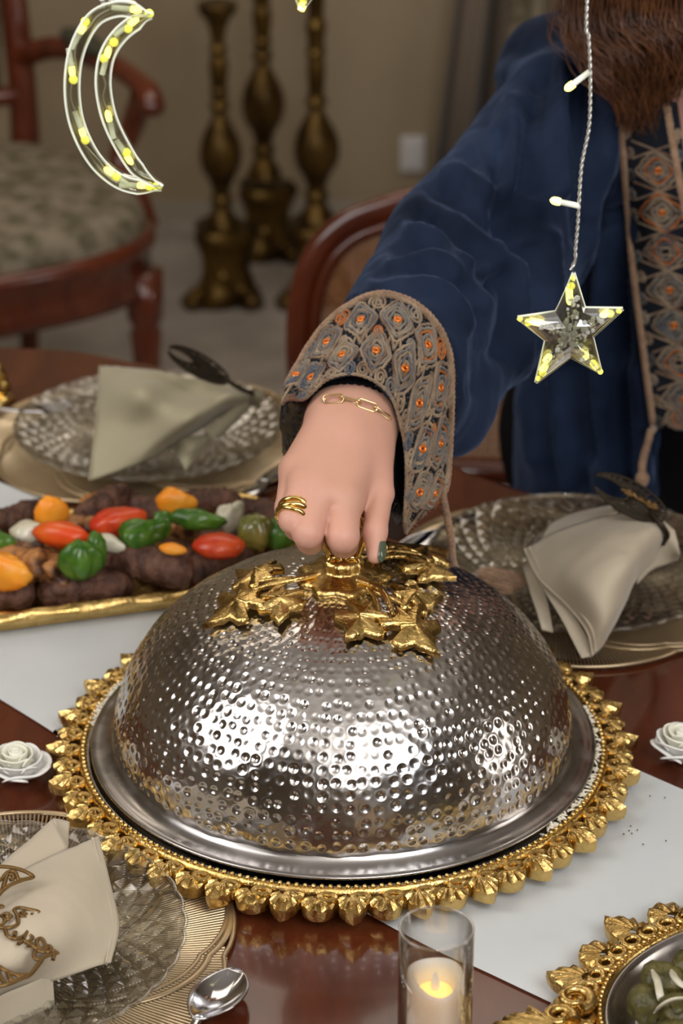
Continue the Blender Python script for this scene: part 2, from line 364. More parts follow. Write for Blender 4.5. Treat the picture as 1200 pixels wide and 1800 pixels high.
# ================= DINING TABLE
edge = [PZ(x, y)[:2] for x, y in ((0, 603), (250, 630), (500, 694), (700, 765), (850, 828), (1000, 874), (1200, 930))]
outl = [(-1.25, 1.75), (-1.1, 2.1), (-.72, 2.31)] + [tuple(e) for e in edge] + [(.62, 1.68), (.95, 1.3), (.98, .85), (.62, .55), (.1, .5), (-.4, .62), (-.85, .9), (-1.15, 1.3)]
TO = cr(outl, 160, True)
tb = thing('dining_table', 'large oval glossy mahogany dining table carrying all the dishes and place settings', 'table', (0, 1.3, 0))
def offs(o, d):
    t = np.roll(o, -1, 0) - np.roll(o, 1, 0); t /= np.linalg.norm(t, axis=1)[:, None]; return o + d * np.stack([-t[:, 1], t[:, 0]], 1)
sgn = 1 if np.abs(offs(TO, .01)).sum() > np.abs(TO).sum() else -1
m = MB(); prof = [(-.05, .712), (-.006, .712), (0, .720), (-.001, .734), (-.006, .739), (-.006, .743), (-.010, .7485), (-.016, .750)]
rings = [np.c_[offs(TO, sgn * d), np.full(len(TO), z)] for d, z in prof]; m.grid(rings, cv=True)
k = len(m.v); m.add(rings[-1], [tuple(range(len(TO)))] if sgn < 0 else [tuple(range(len(TO)))[::-1]]); m.add(rings[0], [tuple(range(len(TO)))[::-1]])
ttop = obj('tabletop', m, M_table, tb, smooth='a')
for x, y in ((-.6, 1.5), (.35, 1.05)):
    obj('pedestal', MB().lathe([(.0, .0), (.2, 0), (.21, .03), (.12, .07), (.06, .12), (.05, .2), (.085, .32), (.06, .45), (.05, .6), (.09, .68), (.14, .712)], 24, (x, y, 0)), M_maho, tb)
# ---- runner
def runner():
    a0, a1 = PZ(0, 850), PZ(1120, 1352); da = a1 - a0; g = []; n = 120; m_ = 40
    bp = np.array([PZ(x, y) for x, y in ((0, 1233), (110, 1303), (360, 1450), (640, 1612), (800, 1692), (930, 1745))])
    bl = np.vstack([bp[0] - (bp[2] - bp[0]) * 3.2, bp, bp[-1] + (bp[-1] - bp[-3]) * 4]); bs = cr(bl, 400); al = np.r_[0, np.cumsum(np.linalg.norm(np.diff(bs, axis=0), axis=1))]
    for i in range(n):
        s = -.55 + 2.0 * i / (n - 1); pa = a0 + da * s; ss = al[-1] * i / (n - 1); pb = np.array([np.interp(ss, al, bs[:, k]) for k in range(3)]); row = []
        for j in range(m_):
            t = j / (m_ - 1); q = pa * (1 - t) + pb * t
            z = .7515 + .0011 * max(0, math.sin(t * 17 + s * 3)) * (.5 + .5 * math.sin(s * 9 + t * 3)) * min(1, 8 * t, 8 * (1 - t))
            row.append((q[0] + .002 * math.sin(s * 11), q[1] + .0015 * math.sin(s * 17 + t * 2), z))
        g.append(row)
    g = np.array(g); tx = g.reshape(-1, 3)
    mb = MB().grid(g)
    # keep only faces on the table
    from mathutils.geometry import intersect_point_line
    P = offs(TO, -sgn * .03)
    def inside(p):
        c = False; n_ = len(P); j = n_ - 1
        for i in range(n_):
            if (P[i][1] > p[1]) != (P[j][1] > p[1]) and p[0] < (P[j][0] - P[i][0]) * (p[1] - P[i][1]) / (P[j][1] - P[i][1]) + P[i][0]: c = not c
            j = i
        return c
    ok = [inside(v) for v in mb.v]; mb.f = [f for f in mb.f if all(ok[i] for i in f)]
    used = sorted({i for f in mb.f for i in f}); mp = {o: i for i, o in enumerate(used)}; mb.v = [mb.v[i] for i in used]; mb.f = [tuple(mp[i] for i in f) for f in mb.f]; mb.mi = [0] * len(mb.f)
    single('table_runner', mb, M_runner, 'sheer white runner lying diagonally across the mahogany table', 'table runner')
runner()

# ================= ROUND SERVING TRAY
TC = PZ(603, 1297, .772); TX, TY = TC[0], TC[1]
def ang_obj(name, fn_mb, m, parent, angs, c=(0, 0, 0)):
    """first piece is built at angle 0 about the parent's origin; the rest share its mesh"""
    o = obj(name, fn_mb, m, parent, smooth='a'); o.rotation_euler = (0, 0, angs[0])
    for a in angs[1:]: inst(o, parent, a)
    return o
def leaf_mb(c, r0, L, phm, big=True, z0=0.0, th=.009, nr=27, ridge=6, seedk=0):
    """cast leaf: ridged fan starting near a hole, pointed tip, vertical wall; local +x is outward"""
    m = MB(); g = []; ph = np.linspace(-phm, phm, nr); T = np.linspace(0, 1, 6)
    for i, p_ in enumerate(ph):
        q = abs(p_) / phm
        if big: R = L * (1 - .46 * min(1, q * 1.5) ** .85 + .05 * math.sin(q * 14) * q)
        else: R = L * (1 - .22 * q ** 1.6)
        row = []
        for t in T:
            rr = r0 + (R - r0) * t
            z = z0 + .0012 * math.sin(t * PI) * (1 - .5 * q) + .0011 * min(1, t * 1.6) * math.cos(ridge * 2 * p_ / phm * 1.9 + seedk) + .0025 * (1 - t)
            row.append((c + rr * math.cos(p_), rr * math.sin(p_) * 1.0, z))
        row.append((row[-1][0] + .0004, row[-1][1], z0 - th * .4)); row.append((row[-1][0] - .0015, row[-1][1] * .97, z0 - th)); g.append(row)
    return m.grid(np.array(g)[:, ::-1])
def eyelet_mb(c, rx, ry, rt, z0, th=.009):
    m = MB(); a = np.linspace(0, 2 * PI, 18, endpoint=False); g = []
    for k in range(8):
        b = 2 * PI * k / 8; rr = rt * math.cos(b); zz = z0 + (rt * .9 * math.sin(b) if math.sin(b) > 0 else th * math.sin(b))
        g.append(np.stack([c + (rx + rr) * np.cos(a), (ry + rr) * np.sin(a), np.full(18, zz)], 1))
    return m.grid(np.array(g), cu=True, cv=True)
tray = thing('round_serving_tray', 'round steel serving tray with wide cast gold leaf rim under the hammered dome', 'tray', (TX, TY, .7515))
RI, RO = .187, .2148; Z1 = .7685
obj('dish', MB().lathe([(0, .757), (.165, .757), (.176, .759), (.183, .7685), (.1858, .7705), (.1872, .7695), (.1868, .766), (.178, .7545), (.16, .7525), (0, .7525)], 128, (TX, TY, 0)), M_steel2, tray)
obj('rim_band', MB().lathe([(.1865, .7535), (.1865, .7695), (.1885, .7715), (.1912, .771), (.1925, .767), (.1925, .7535), (.1865, .7535)], 160, (TX, TY, 0)), M_gold, tray)
m = MB()
for i in range(210):
    a = 2 * PI * i / 210; m.ball((TX + .1890 * math.cos(a), TY + .1890 * math.sin(a), .7718), .0021, 6, 4)
obj('bead_row', m, M_gold, tray, kind='stuff')
NL = 28
def loc_mb(mb):   # local to tray root
    mb.v = [(v[0] + TX, v[1] + TY, v[2]) for v in mb.v]; return mb
ofs = [2 * PI * i / NL + .03 for i in range(NL)]
ang_obj('ring_eyelet', loc_mb(eyelet_mb(.1972, .0040, .0050, .0026, Z1)), M_gold, tray, [2 * PI * (i + .25) / (2 * NL) + .03 for i in range(2 * NL)])
ang_obj('leaf_point', loc_mb(leaf_mb(.1958, .004, .0205, 1.42, True, Z1)), M_gold, tray, ofs)
ang_obj('leaf_lobe', loc_mb(leaf_mb(.1958, .004, .0150, 1.35, False, Z1 - .0015, seedk=1, ridge=4)), M_gold, tray, [a + PI / NL for a in ofs])

# ================= DOME LID
HD, RD, ZB = .1275, .1665, .7755
lid = thing('dome_lid', 'hammered steel dome lid with gold handle and three gold leaf sprays', 'dome lid', (TX, TY, ZB - .003))
def dome_z(r): return ZB + .004 + (HD - .004) * np.sqrt(np.maximum(0, 1 - (r / RD) ** 2.25))
def dome_mesh():
    nth, npf = 1040, 230; nd = 104
    t = np.linspace(0, 1, npf); ph = (1 - t) * .5 * PI * .9995   # 0=rim .. apex
    u = np.linspace(0, PI / 2 * .985, npf)                       # u: 0 at rim
    r = RD * np.cos(u) ** .89; z = ZB + .004 + (HD - .004) * np.sin(u)
    th = np.linspace(0, 2 * PI, nth, endpoint=False)
    # rows of dimples
    arc = np.concatenate([[0], np.cumsum(np.hypot(np.diff(r), np.diff(z)))]); S = .0088
    row = (arc - .004) / S; ri = np.floor(row); rf = row - ri - .5
    D = np.zeros((npf, nth)); Wv = np.zeros((npf, nth))
    for j in range(npf):
        rnd = np.random.default_rng(int(ri[j]) + 50)
        nn = nd if r[j] > .075 else (nd if r[j] > .05 else 52)
        jit = rnd.normal(0, .09, nn); jit2 = rnd.normal(0, .08, nn); dep = np.clip(rnd.normal(1, .38, nn), .2, 1.9)
        col = th / (2 * PI) * nn + .12 * math.sin(ri[j] * 1.3); ci = np.floor(col).astype(int) % nn; cf = col - np.floor(col) - .5; dep = dep[ci]
        pitch = 2 * PI * r[j] / nn
        dx = (cf + jit[ci]) * pitch; dy = (rf[j] + jit2[ci]) * S
        sg = np.minimum(.0019, pitch * .27); q = np.sqrt(dx * dx + dy * dy) / sg
        D[j] = -np.exp(-(q ** 2.6) * .55) * dep * (.00062 * sg / .0019) + .00013 * np.exp(-((q - 1.9) / .5) ** 2) * dep
        if row[j] < 0 or r[j] < .018: D[j] *= 0
    TT, UU = np.meshgrid(th, u)
    lf = .00013 * np.sin(TT * 52 + 3 * np.sin(UU * 9)) * np.sin(UU * 34 + 2 * np.sin(TT * 5)) + .00012 * np.sin(TT * 23 + UU * 31) + .00022 * np.sin(TT * 11 - UU * 19 + 1)
    D += lf * np.clip(r / .06, 0, 1)[:, None]
    nx = np.cos(u) / RD; nz = np.sin(u) / HD; nl = np.hypot(nx, nz); nx, nz = nx / nl, nz / nl
    G = np.stack([TX + (r[:, None] + D * nx[:, None]) * np.cos(TT), TY + (r[:, None] + D * nx[:, None]) * np.sin(TT), z[:, None] + D * nz[:, None]], -1)
    n = len(G); V = G.reshape(-1, 3); I = np.arange(npf - 1)[:, None] * nth; J = np.arange(nth)[None]; J2 = (J + 1) % nth
    F = np.stack([I + J, I + J2, I + nth + J2, I + nth + J], -1).reshape(-1, 4)
    me = bpy.data.meshes.new('dome'); base = np.array(ROOTLOC[lid.name])
    V = np.vstack([V - base, [[0, 0, ZB + HD - base[2]]]]).astype(np.float32)
    top = (npf - 1) * nth; nq = len(F)
    me.vertices.add(len(V)); me.vertices.foreach_set('co', V.ravel())
    tris = np.stack([top + np.arange(nth), top + (np.arange(nth) + 1) % nth, np.full(nth, len(V) - 1)], 1)
    me.loops.add(nq * 4 + nth * 3); me.loops.foreach_set('vertex_index', np.concatenate([F.ravel(), tris.ravel()]).astype(np.int32))
    me.polygons.add(nq + nth); me.polygons.foreach_set('loop_start', np.concatenate([np.arange(nq) * 4, nq * 4 + np.arange(nth) * 3]).astype(np.int32))
    me.update(calc_edges=True); me.validate(); me.polygons.foreach_set('use_smooth', [True] * len(me.polygons)); me.materials.append(M_steel)
    o = bpy.data.objects.new('dome', me); COL.objects.link(o); o.parent = lid; ROOTLOC[o.name] = ROOTLOC[lid.name]; return o
dome_mesh()
obj('flange', MB().lathe([(RD - .001, ZB + .007), (RD + .0005, ZB + .004), (RD + .003, ZB + .0015), (RD + .012, ZB - .0005), (RD + .0160, ZB), (RD + .0172, ZB - .0015), (RD + .0160, ZB - .0028), (RD + .004, ZB - .002), (RD - .003, ZB + .001)], 160, (TX, TY, 0)), M_steel2, lid)
# leaf sprays laid over the dome
LOBE = [(0, 0), (.12, .06), (.17, .20), (.06, .42), (.22, .46), (.33, .22), (.42, .24), (.48, .56), (.64, .50), (.66, .20), (.78, .22), (.84, .12), (1.08, 0)]
def leaf_out(L, W, k=0):
    h = [(x * L, y * W * (1 + .08 * math.sin(5 * x + k))) for x, y in LOBE]; return h + [(x, -y) for x, y in h[-2:0:-1]]
def on_dome(s, b, h):
    """s along, b across (metres from apex, in plan) -> point above the dome"""
    r = math.hypot(s, b); return (s, b, float(dome_z(np.array(r))) + h)
def spray(az, seed):
    rd = random.Random(seed); m = MB(); ca, sa = math.cos(az), math.sin(az)
    def W(p): return (TX + p[0] * ca - p[1] * sa, TY + p[0] * sa + p[1] * ca, p[2])
    root = None
    st = [on_dome(.018 + .05 * t, .004 * math.sin(t * 4), .0065 + .003 * math.sin(t * 3)) for t in np.linspace(0, 1, 14)]
    m.tube([W(p) for p in st], np.linspace(.0026, .0020, 14), 8)
    for b in (-1, 1):
        s2 = [on_dome(.030 + .038 * t, b * .016 * t ** 1.5, .0065 + .002 * math.sin(t * 3)) for t in np.linspace(0, 1, 9)]
        m.tube([W(p) for p in s2], .0017, 6)
    stem = obj('leaf_spray', m, M_gold, lid)
    for (s0, b0, dr, L, Wd) in ((.060, .002, .12, .042, .040), (.047, .009, 1.2, .034, .032), (.049, -.009, -1.1, .037, .034)):
        lm = MB(); o = leaf_out(L, Wd, seed + dr); cx = L * .5; n = len(o); rows = []
        for f_ in (0.0, .33, .66, .9, 1.0):
            rw = []
            for i, (x, y) in enumerate(o):
                xx = cx + (x - cx) * f_; yy = y * f_
                hh = .0105 + .0008 * (1 - f_) - .0010 * f_ ** 2 + .0005 * math.cos(i * PI) * f_ - .0014 * min(1, abs(y) / (Wd * .2)) * f_ + (.0016 * math.sin(x / L * 5 + seed))
                X = s0 + xx * math.cos(dr) - yy * math.sin(dr); Y = b0 + xx * math.sin(dr) + yy * math.cos(dr)
                rw.append(W(on_dome(X, Y, hh)))
            rows.append(rw)
        low = [(x, y, z - .0042) for x, y, z in rows[-1]]; rows.append(low)
        lm.grid(np.array(rows)[::-1], cv=True); lm.add(low, [tuple(range(n))[::-1]])
        obj('cast_leaf', lm, M_gold, stem)
h1, _ = (None, None)
def az_of(px, py):
    best = None
    for z in np.linspace(.80, .92, 200):
        q = PZ(px, py, z); r = math.hypot(q[0] - TX, q[1] - TY)
        if r < RD:
            e = abs(dome_z(np.array(r)) + .008 - z)
            if best is None or e < best[0]: best = (e, math.atan2(q[1] - TY, q[0] - TX), r)
    return best
for sd, pp in enumerate(((420, 1052), (722, 1108), (712, 966))):
    b = az_of(*pp); print('spray', pp, b); spray(b[1] if sd < 2 else math.radians(38), sd)
ZA = ZB + HD
m = MB().lathe([(.0, .0), (.024, -.001), (.030, -.0005), (.032, .003), (.028, .006), (.024, .0055), (.020, .008), (.015, .009), (.0135, .011), (.0145, .014), (.013, .0175), (.010, .019), (0, .019)], 48, (TX, TY, ZA - .001), wob=lambda a, r, z: 1 + (.09 * np.cos(a * 9) if r > .022 else .05 * np.cos(a * 10)))
col_ = obj('handle_collar', m, M_gold, lid)
m = MB(); hz = ZA + .0175
for b in (-1, 1):
    for off in (-.0035, 0, .0035):
        pts = [(TX + b * x, TY + off, hz + z) for x, z in ((.005, -.012), (.008, -.002), (.0115, .006), (.0148, .016), (.0155, .025), (.0135, .033), (.008, .0375), (0, .039))]
        m.tube(cr(pts, 26), .0022, 7)
    q = [(TX + b * (.006 + .0045 * math.cos(a)), TY - .006, hz - .002 + .0045 * math.sin(a)) for a in np.linspace(0, 5.2, 16)]; m.tube(q, np.linspace(.0022, .0012, 16), 6)
    q = [(TX + b * (.0165 + .005 * math.cos(a)), TY, hz + .027 + .005 * math.sin(a)) for a in np.linspace(2, 7.6, 16)]; m.tube(q, .0018, 6)
m.tube(cr([(TX - .016, TY, hz + .033), (TX, TY, hz + .0395), (TX + .016, TY, hz + .033)], 12), .0042, 10)
obj('handle', m, M_gold2, lid)
# rice showing at the edge of the dish
m = MB()
for i in range(230):
    a = rng.choice([rng.uniform(-.75, .25), rng.uniform(2.5, 3.05)]); r = rng.uniform(.1838, .1862) ; d = rng.uniform(0, PI)
    c = np.array((TX + r * math.cos(a), TY + r * math.sin(a), .7705 + rng.uniform(.0, .0035))); v = np.array((math.cos(d), math.sin(d), rng.uniform(-.3, .3))) * .0032
    m.tube([c - v, c - v * .4, c + v * .4, c + v], [.0003, .0009, .0009, .0003], 5)
tag(obj('rice', m, M_rice, kind='stuff'), 'white rice grains spilling at the edge of the steel dish', 'rice')
# ================= PLACE SETTINGS
SET = {'left': PZ(262, 772, .752), 'right': PZ(1012, 1014, .752), 'near': PZ(0, 1662, .752)}
def make_charger(where, label, spin):
    c = SET[where]; cx, cy = c[0], c[1]
    t = thing('charger_mat', label, 'placemat', (cx, cy, .7505), 'gold charger mats')
    def out(a): return .146 + .0095 * np.abs(np.sin(3 * (a - spin))) ** .7
    obj('gap_dark_disc', MB().lathe([(0, .7506), (.1405, .7506), (.1405, .7514), (0, .7514)], 96, (cx, cy, 0)), M_chargd, t)  # dark sheet under the ribs, painting the shade of the open gaps
    m = MB()                                        # fine radial ribs
    n = 320
    for i in range(n):
        a = 2 * PI * i / n; ro = float(out(a)) - .001; hw = .00055; p0 = .045
        rr = [.03, .06, .09, .12, ro]
        if i % 2: rr = [.075, .09, .105, .125, ro]
        L_, R_ = [], []
        for r in rr:
            aa = a + .10 * (r - .03) / .12; u = np.array((math.cos(aa), math.sin(aa))); v = np.array((-u[1], u[0])); q = np.array((cx, cy)) + u * r
            L_.append((*(q + v * hw), .7532)); R_.append((*(q - v * hw), .7532))
        k = len(m.v); m.v += L_ + R_; L5 = len(rr)
        lo = [(x, y, .7512) for x, y, z in L_ + R_]; m.v += lo
        for j in range(L5 - 1):
            m.f += [(k + j, k + L5 + j, k + L5 + j + 1, k + j + 1), (k + j, k + j + 1, k + 2 * L5 + j + 1, k + 2 * L5 + j), (k + L5 + j, k + 3 * L5 + j, k + 3 * L5 + j + 1, k + L5 + j + 1)]; m.mi += [0] * 3
    obj('rib_lattice', m, M_charg, t, kind='stuff')
    aa = np.linspace(0, 2 * PI, 240, endpoint=False); o = out(aa)
    obj('rim_wire', MB().tube(np.stack([cx + o * np.cos(aa), cy + o * np.sin(aa), np.full(240, .7535)], 1), .0017, 8, True), M_charg, t)
    def arc(k, r0, r1, span, wd):
        q = []
        for s in np.linspace(0, 1, 40):
            a = spin + k + span * s; r = r0 + (float(out(a)) - .001 - r0) * math.sin(s * PI / 2) if r1 is None else r0 + (r1 - r0) * math.sin(s * PI)
            q.append((cx + r * math.cos(a), cy + r * math.sin(a), .7536))
        return MB().tube(q, wd, 8, flat=.45)
    for k in range(6):
        obj('swirl_band', arc(k * PI / 3, .055, None, 1.45, .0026), M_charg, t)
        obj('swirl_band', arc(k * PI / 3 + .25, .075, None, 1.35, .0016), M_charg, t)
    return t
make_charger('left', 'openwork gold charger mat under the plate behind the kebab tray', .2)
make_charger('right', 'openwork gold charger mat under the plate beside the woman at right', 1.0)
make_charger('near', 'openwork gold charger mat at the bottom left corner', 2.0)
SET['near_plate'] = PZ(-14, 1674, .752)
def make_plate(where, label):
    c = SET[where]; cx, cy = c[0], c[1]; t = thing('glass_plate', label, 'plate', (cx, cy, .7545), 'diamond cut glass plates')
    nt, nr = 432, 72; R = .1245
    th = np.linspace(0, 2 * PI, nt, endpoint=False); rr = np.linspace(0, 1, nr) ** .8 * R
    T, Rr = np.meshgrid(th, rr)
    def tri(x): return 1 - np.abs((x % 1) * 2 - 1)
    sp = 5.2 * np.log(np.maximum(Rr, .004) / R); kk = 36
    u = kk / (2 * PI) * T + sp * 1.15; v = kk / (2 * PI) * T - sp * 1.15
    hgt = np.minimum(tri(u), tri(v)) * np.clip((Rr - .012) / .05, 0, 1)
    base = .7556 + .012 * np.clip((Rr - .075) / .05, 0, 1) ** 1.5
    z = base + .0026 * hgt + .0022
    Rs = Rr * (1 + .012 * (np.abs(np.sin(T * kk / 2)) - .5) * (Rr > R * .97))
    g = np.stack([cx + Rs * np.cos(T), cy + Rs * np.sin(T), z], -1)
    low = [np.stack([cx + Rs[i] * np.cos(th), cy + Rs[i] * np.sin(th), base[i] - .0008], -1) for i in range(nr - 1, 0, -6)]
    m = MB(); m.grid(np.concatenate([g, np.array(low)])[::-1], cv=True)
    obj('pressed_glass_body', m, M_plate, t, smooth=False)
    a = np.linspace(0, 2 * PI, 216, endpoint=False); k = 1 + .014 * np.abs(np.sin(a * kk / 2))
    obj('scalloped_edge', MB().tube(np.stack([cx + R * k * np.cos(a), cy + R * k * np.sin(a), np.full(216, .7698)], 1), .0012, 6, True), M_glass, t)
make_plate('left', 'diamond cut glass plate carrying the olive napkin, at the back left')
make_plate('right', 'diamond cut glass plate in front of the woman at right, carrying a napkin')
make_plate('near_plate', 'diamond cut glass plate in the bottom left corner under the crescent napkin')

# ================= NAPKINS
def cloth(rows, m, parent, name, nu=28, nv=28, th=.0012, wr=.0008, seed=0):
    """rows of (px, py, z) -> smooth cloth"""
    C = [[PZ(*q) for q in r] for r in rows]; g = patch(C, nu, nv); g[..., 2] += wr * hn(g, 60, seed)
    return obj(name, MB().grid(g), m, parent, solid=th)
def hem(pts, parent, m, off=.0008):
    P = cr([PZ(*q) for q in pts], 40); return obj('hem', MB().tube(P + [0, 0, off], .0009, 6), m, parent)
def crescent_ring(parent, c, ex, ey, R, m, r=.0016, fine=10, name='crescent', horn=38, ick=.34):
    """flat filigree crescent in the plane c + x*ex + y*ey"""
    c = np.asarray(c); ex = np.asarray(ex); ey = np.asarray(ey)
    def W(x, y): return c + ex * x + ey * y
    mb = MB(); A = np.linspace(math.radians(horn), math.radians(360 - horn), 60)
    o = [(R * math.cos(a), R * math.sin(a)) for a in A]; hx = R * math.cos(A[0]); hy = R * math.sin(A[0])
    ic = R * ick; ir = math.hypot(hx - ic, hy); B = np.linspace(math.atan2(hy, hx - ic), 2 * PI - math.atan2(hy, hx - ic), 60)
    i_ = [(ic + ir * math.cos(a), ir * math.sin(a)) for a in B]
    mb.tube([W(*p) for p in o], r, 6); mb.tube([W(*p) for p in i_], r, 6)
    for k in range(fine):
        s = int(4 + (60 - 8) * k / (fine - 1)); p, q = np.array(o[s]), np.array(i_[s]); w_ = np.linalg.norm(p - q); md = (p + q) / 2
        n = (p - q) / (w_ + 1e-9); tt = np.array((-n[1], n[0]))
        mb.tube([W(*(md + (n * math.cos(x) + tt * math.sin(x) * .5) * w_ * .36 * (1 - x / 9))) for x in np.linspace(0, 6.6, 18)], r * .7, 5)
        mb.tube([W(*(q + n * w_ * s2 + tt * math.sin(s2 * PI) * w_ * .3)) for s2 in np.linspace(0, 1, 8)], r * .7, 5)
    return obj(name, mb, m, parent)
def strokes(parent, c, ex, ey, S, m, r, lines, name='lettering'):
    mb = MB(); c = np.asarray(c)
    for L_ in lines:
        P = cr([c + np.asarray(ex) * x * S + np.asarray(ey) * y * S for x, y in L_], max(8, len(L_) * 6)); mb.tube(P, r, 6)
    return obj(name, mb, m, parent)
SCRIPT = [[(-.9, .1), (-.6, .25), (-.35, .1), (-.5, -.1), (-.75, 0)], [(-.3, .5), (-.2, .05), (.05, -.05), (.1, .15), (-.02, .25)], [(.05, -.05), (.4, .0), (.45, .45)], [(.45, 0), (.7, .1), (.8, -.1), (.6, -.3), (.3, -.28)], [(-.6, .42), (-.5, .5), (-.42, .42)], [(.6, .3), (.72, .36), (.8, .28)]]
# ---- back left
N1 = thing('folded_napkin', 'olive napkin fanned over the back left glass plate behind the kebab tray', 'napkin', PZ(300, 760, .77), 'linen napkins')
cloth([[(176, 645, .800), (172, 700, .800), (166, 770, .792), (157, 845, .772)],
       [(240, 648, .826), (245, 690, .842), (252, 750, .806), (228, 820, .778)],
       [(320, 662, .830), (325, 692, .818), (334, 735, .826), (300, 785, .778)],
       [(400, 678, .815), (398, 695, .825), (392, 715, .812), (380, 735, .785)],
       [(440, 690, .808), (438, 698, .812), (434, 706, .806), (428, 712, .795)]], M_linen2, N1, 'top_fold', 44, 30, wr=.0012)
cloth([[(430, 690, .812), (436, 700, .806), (432, 712, .796)], [(450, 688, .815), (455, 702, .806), (450, 718, .79)], [(461, 684, .808), (462, 705, .796), (440, 735, .78)]], M_linen2, N1, 'tail_fold', 14, 14)
cloth([[(360, 760, .79), (375, 768, .785), (392, 765, .78)], [(400, 725, .80), (410, 735, .795), (415, 742, .785)], [(432, 700, .805), (436, 710, .80), (434, 722, .79)]], M_linen2, N1, 'under_fold', 14, 14)
cloth([[(294, 778, .775), (310, 800, .773), (326, 826, .768)], [(322, 772, .79), (338, 788, .785), (345, 805, .77)], [(364, 762, .785), (368, 770, .782), (360, 782, .775)]], M_linen2, N1, 'loose_corner', 14, 14)
hem([(176, 645, .8005), (172, 700, .8005), (166, 770, .7925), (157, 845, .7725)], N1, M_linen2)
r1 = thing('napkin_ring', 'dark filigree napkin ring standing on the olive napkin at the back left', 'napkin ring', PZ(350, 640, .83), 'filigree napkin rings')
ex = PZ(400, 668, .835) - PZ(298, 615, .872); crescent_ring(r1, (PZ(400, 668, .835) + PZ(298, 615, .872)) / 2, -ex * .52, np.array((.002, .005, .0085)), 1.0, M_filig, .0012, 22, horn=9, ick=.60)
obj('loop', MB().tube(cr([PZ(388, 662, .838), PZ(420, 682, .826), PZ(446, 692, .812), PZ(452, 700, .800), PZ(436, 706, .79)], 24), .0022, 7), M_filig, r1)
# ---- right
N2 = thing('folded_napkin', 'beige napkin rolled toward the dome on the right hand plate', 'napkin', PZ(1050, 1030, .775), 'linen napkins')
cloth([[(921, 966, .803), (945, 1015, .802), (995, 1065, .798), (1030, 1110, .790), (1040, 1153, .772)],
       [(975, 935, .818), (1000, 985, .828), (1040, 1040, .825), (1068, 1085, .808), (1062, 1130, .775)],
       [(1050, 912, .826), (1070, 955, .842), (1095, 1000, .836), (1105, 1030, .812), (1098, 1060, .780)],
       [(1120, 902, .826), (1135, 930, .838), (1130, 965, .832), (1122, 995, .815), (1116, 1020, .795)],
       [(1168, 916, .822), (1170, 928, .825), (1165, 945, .820), (1158, 962, .81), (1150, 985, .800)]], M_linen, N2, 'top_fold', 44, 40, wr=.0012, seed=3)
cloth([[(921, 972, .798), (950, 1030, .796), (985, 1085, .790), (1012, 1140, .774), (1022, 1158, .770)],
       [(935, 985, .795), (970, 1035, .798), (1010, 1085, .792), (1035, 1130, .778), (1040, 1155, .770)]], M_linen, N2, 'second_fold', 40, 10, wr=.0006)
cloth([[(919, 995, .786), (935, 1050, .782), (952, 1108, .772)], [(935, 990, .79), (960, 1050, .786), (972, 1112, .770)]], M_linen, N2, 'lower_fold', 30, 8)
cloth([[(1120, 905, .826), (1150, 900, .828), (1185, 930, .818)], [(1135, 950, .812), (1160, 940, .815), (1194, 970, .803)], [(1118, 1028, .775), (1150, 1000, .785), (1190, 985, .785)]], M_linen, N2, 'gathered_end', 24, 24, wr=.002)
cloth([[(950, 950, .806), (1010, 925, .82), (1085, 903, .828)], [(965, 925, .80), (1020, 905, .812), (1075, 893, .815)], [(1000, 905, .79), (1040, 895, .79), (1080, 888, .79)]], M_linen, N2, 'back_fold', 14, 24)
hem([(922, 967, .8035), (946, 1016, .8025), (996, 1066, .7985), (1031, 1111, .7905), (1041, 1153, .7725)], N2, M_linen)
hem([(931, 963, .807), (954, 1010, .8065), (1003, 1060, .803), (1038, 1104, .796), (1046, 1145, .776)], N2, M_linen, .0006)
r2 = thing('napkin_ring', 'dark leafy filigree napkin ring on the beige napkin near the blue robe', 'napkin ring', PZ(1130, 880, .85), 'filigree napkin rings')
a, b = PZ(1045, 845, .868), PZ(1168, 905, .838)
crescent_ring(r2, (a + b) / 2, (a - b) * .52, np.array((.002, .007, .0115)), 1.0, M_filig, .0012, 24, horn=18, ick=.56)
strokes(r2, (a + b) / 2 + [.008, -.001, -.001], (b - a) * .6, np.array((-.001, .006, .010)), .5, M_filigb, .0012, SCRIPT)
obj('loop', MB().tube(cr([PZ(1135, 895, .842), PZ(1160, 920, .836), PZ(1172, 940, .825), PZ(1165, 955, .81)], 20), .0024, 7), M_filig, r2)
# ---- near left
N3 = thing('folded_napkin', 'beige napkin with gold crescent ring in the bottom left corner', 'napkin', PZ(80, 1600, .775), 'linen napkins')
cloth([[(-60, 1590, .790), (-60, 1660, .800), (-60, 1720, .795), (-60, 1785, .770)],
       [(6, 1546, .792), (20, 1620, .812), (30, 1690, .805), (30, 1742, .772)],
       [(80, 1510, .790), (95, 1580, .808), (105, 1650, .803), (95, 1722, .774)],
       [(130, 1488, .785), (150, 1560, .797), (158, 1630, .793), (148, 1706, .774)],
       [(173, 1469, .776), (190, 1540, .783), (208, 1625, .780), (195, 1692, .771)]], M_linen, N3, 'top_fold', 44, 40, wr=.0007, seed=5)
cloth([[(-40, 1570, .786), (-40, 1600, .786)], [(0, 1521, .786), (30, 1575, .786)], [(50, 1478, .783), (80, 1530, .784)], [(93, 1439, .778), (119, 1492, .780)]], M_linen, N3, 'back_fold', 26, 8, wr=.0006)
cloth([[(93, 1439, .779), (107, 1441, .776), (122, 1444, .774)], [(104, 1470, .779), (110, 1468, .775), (120, 1468, .771)], [(112, 1500, .779), (116, 1496, .775), (119, 1494, .770)]], M_linen, N3, 'turned_corner', 12, 10)
g = []
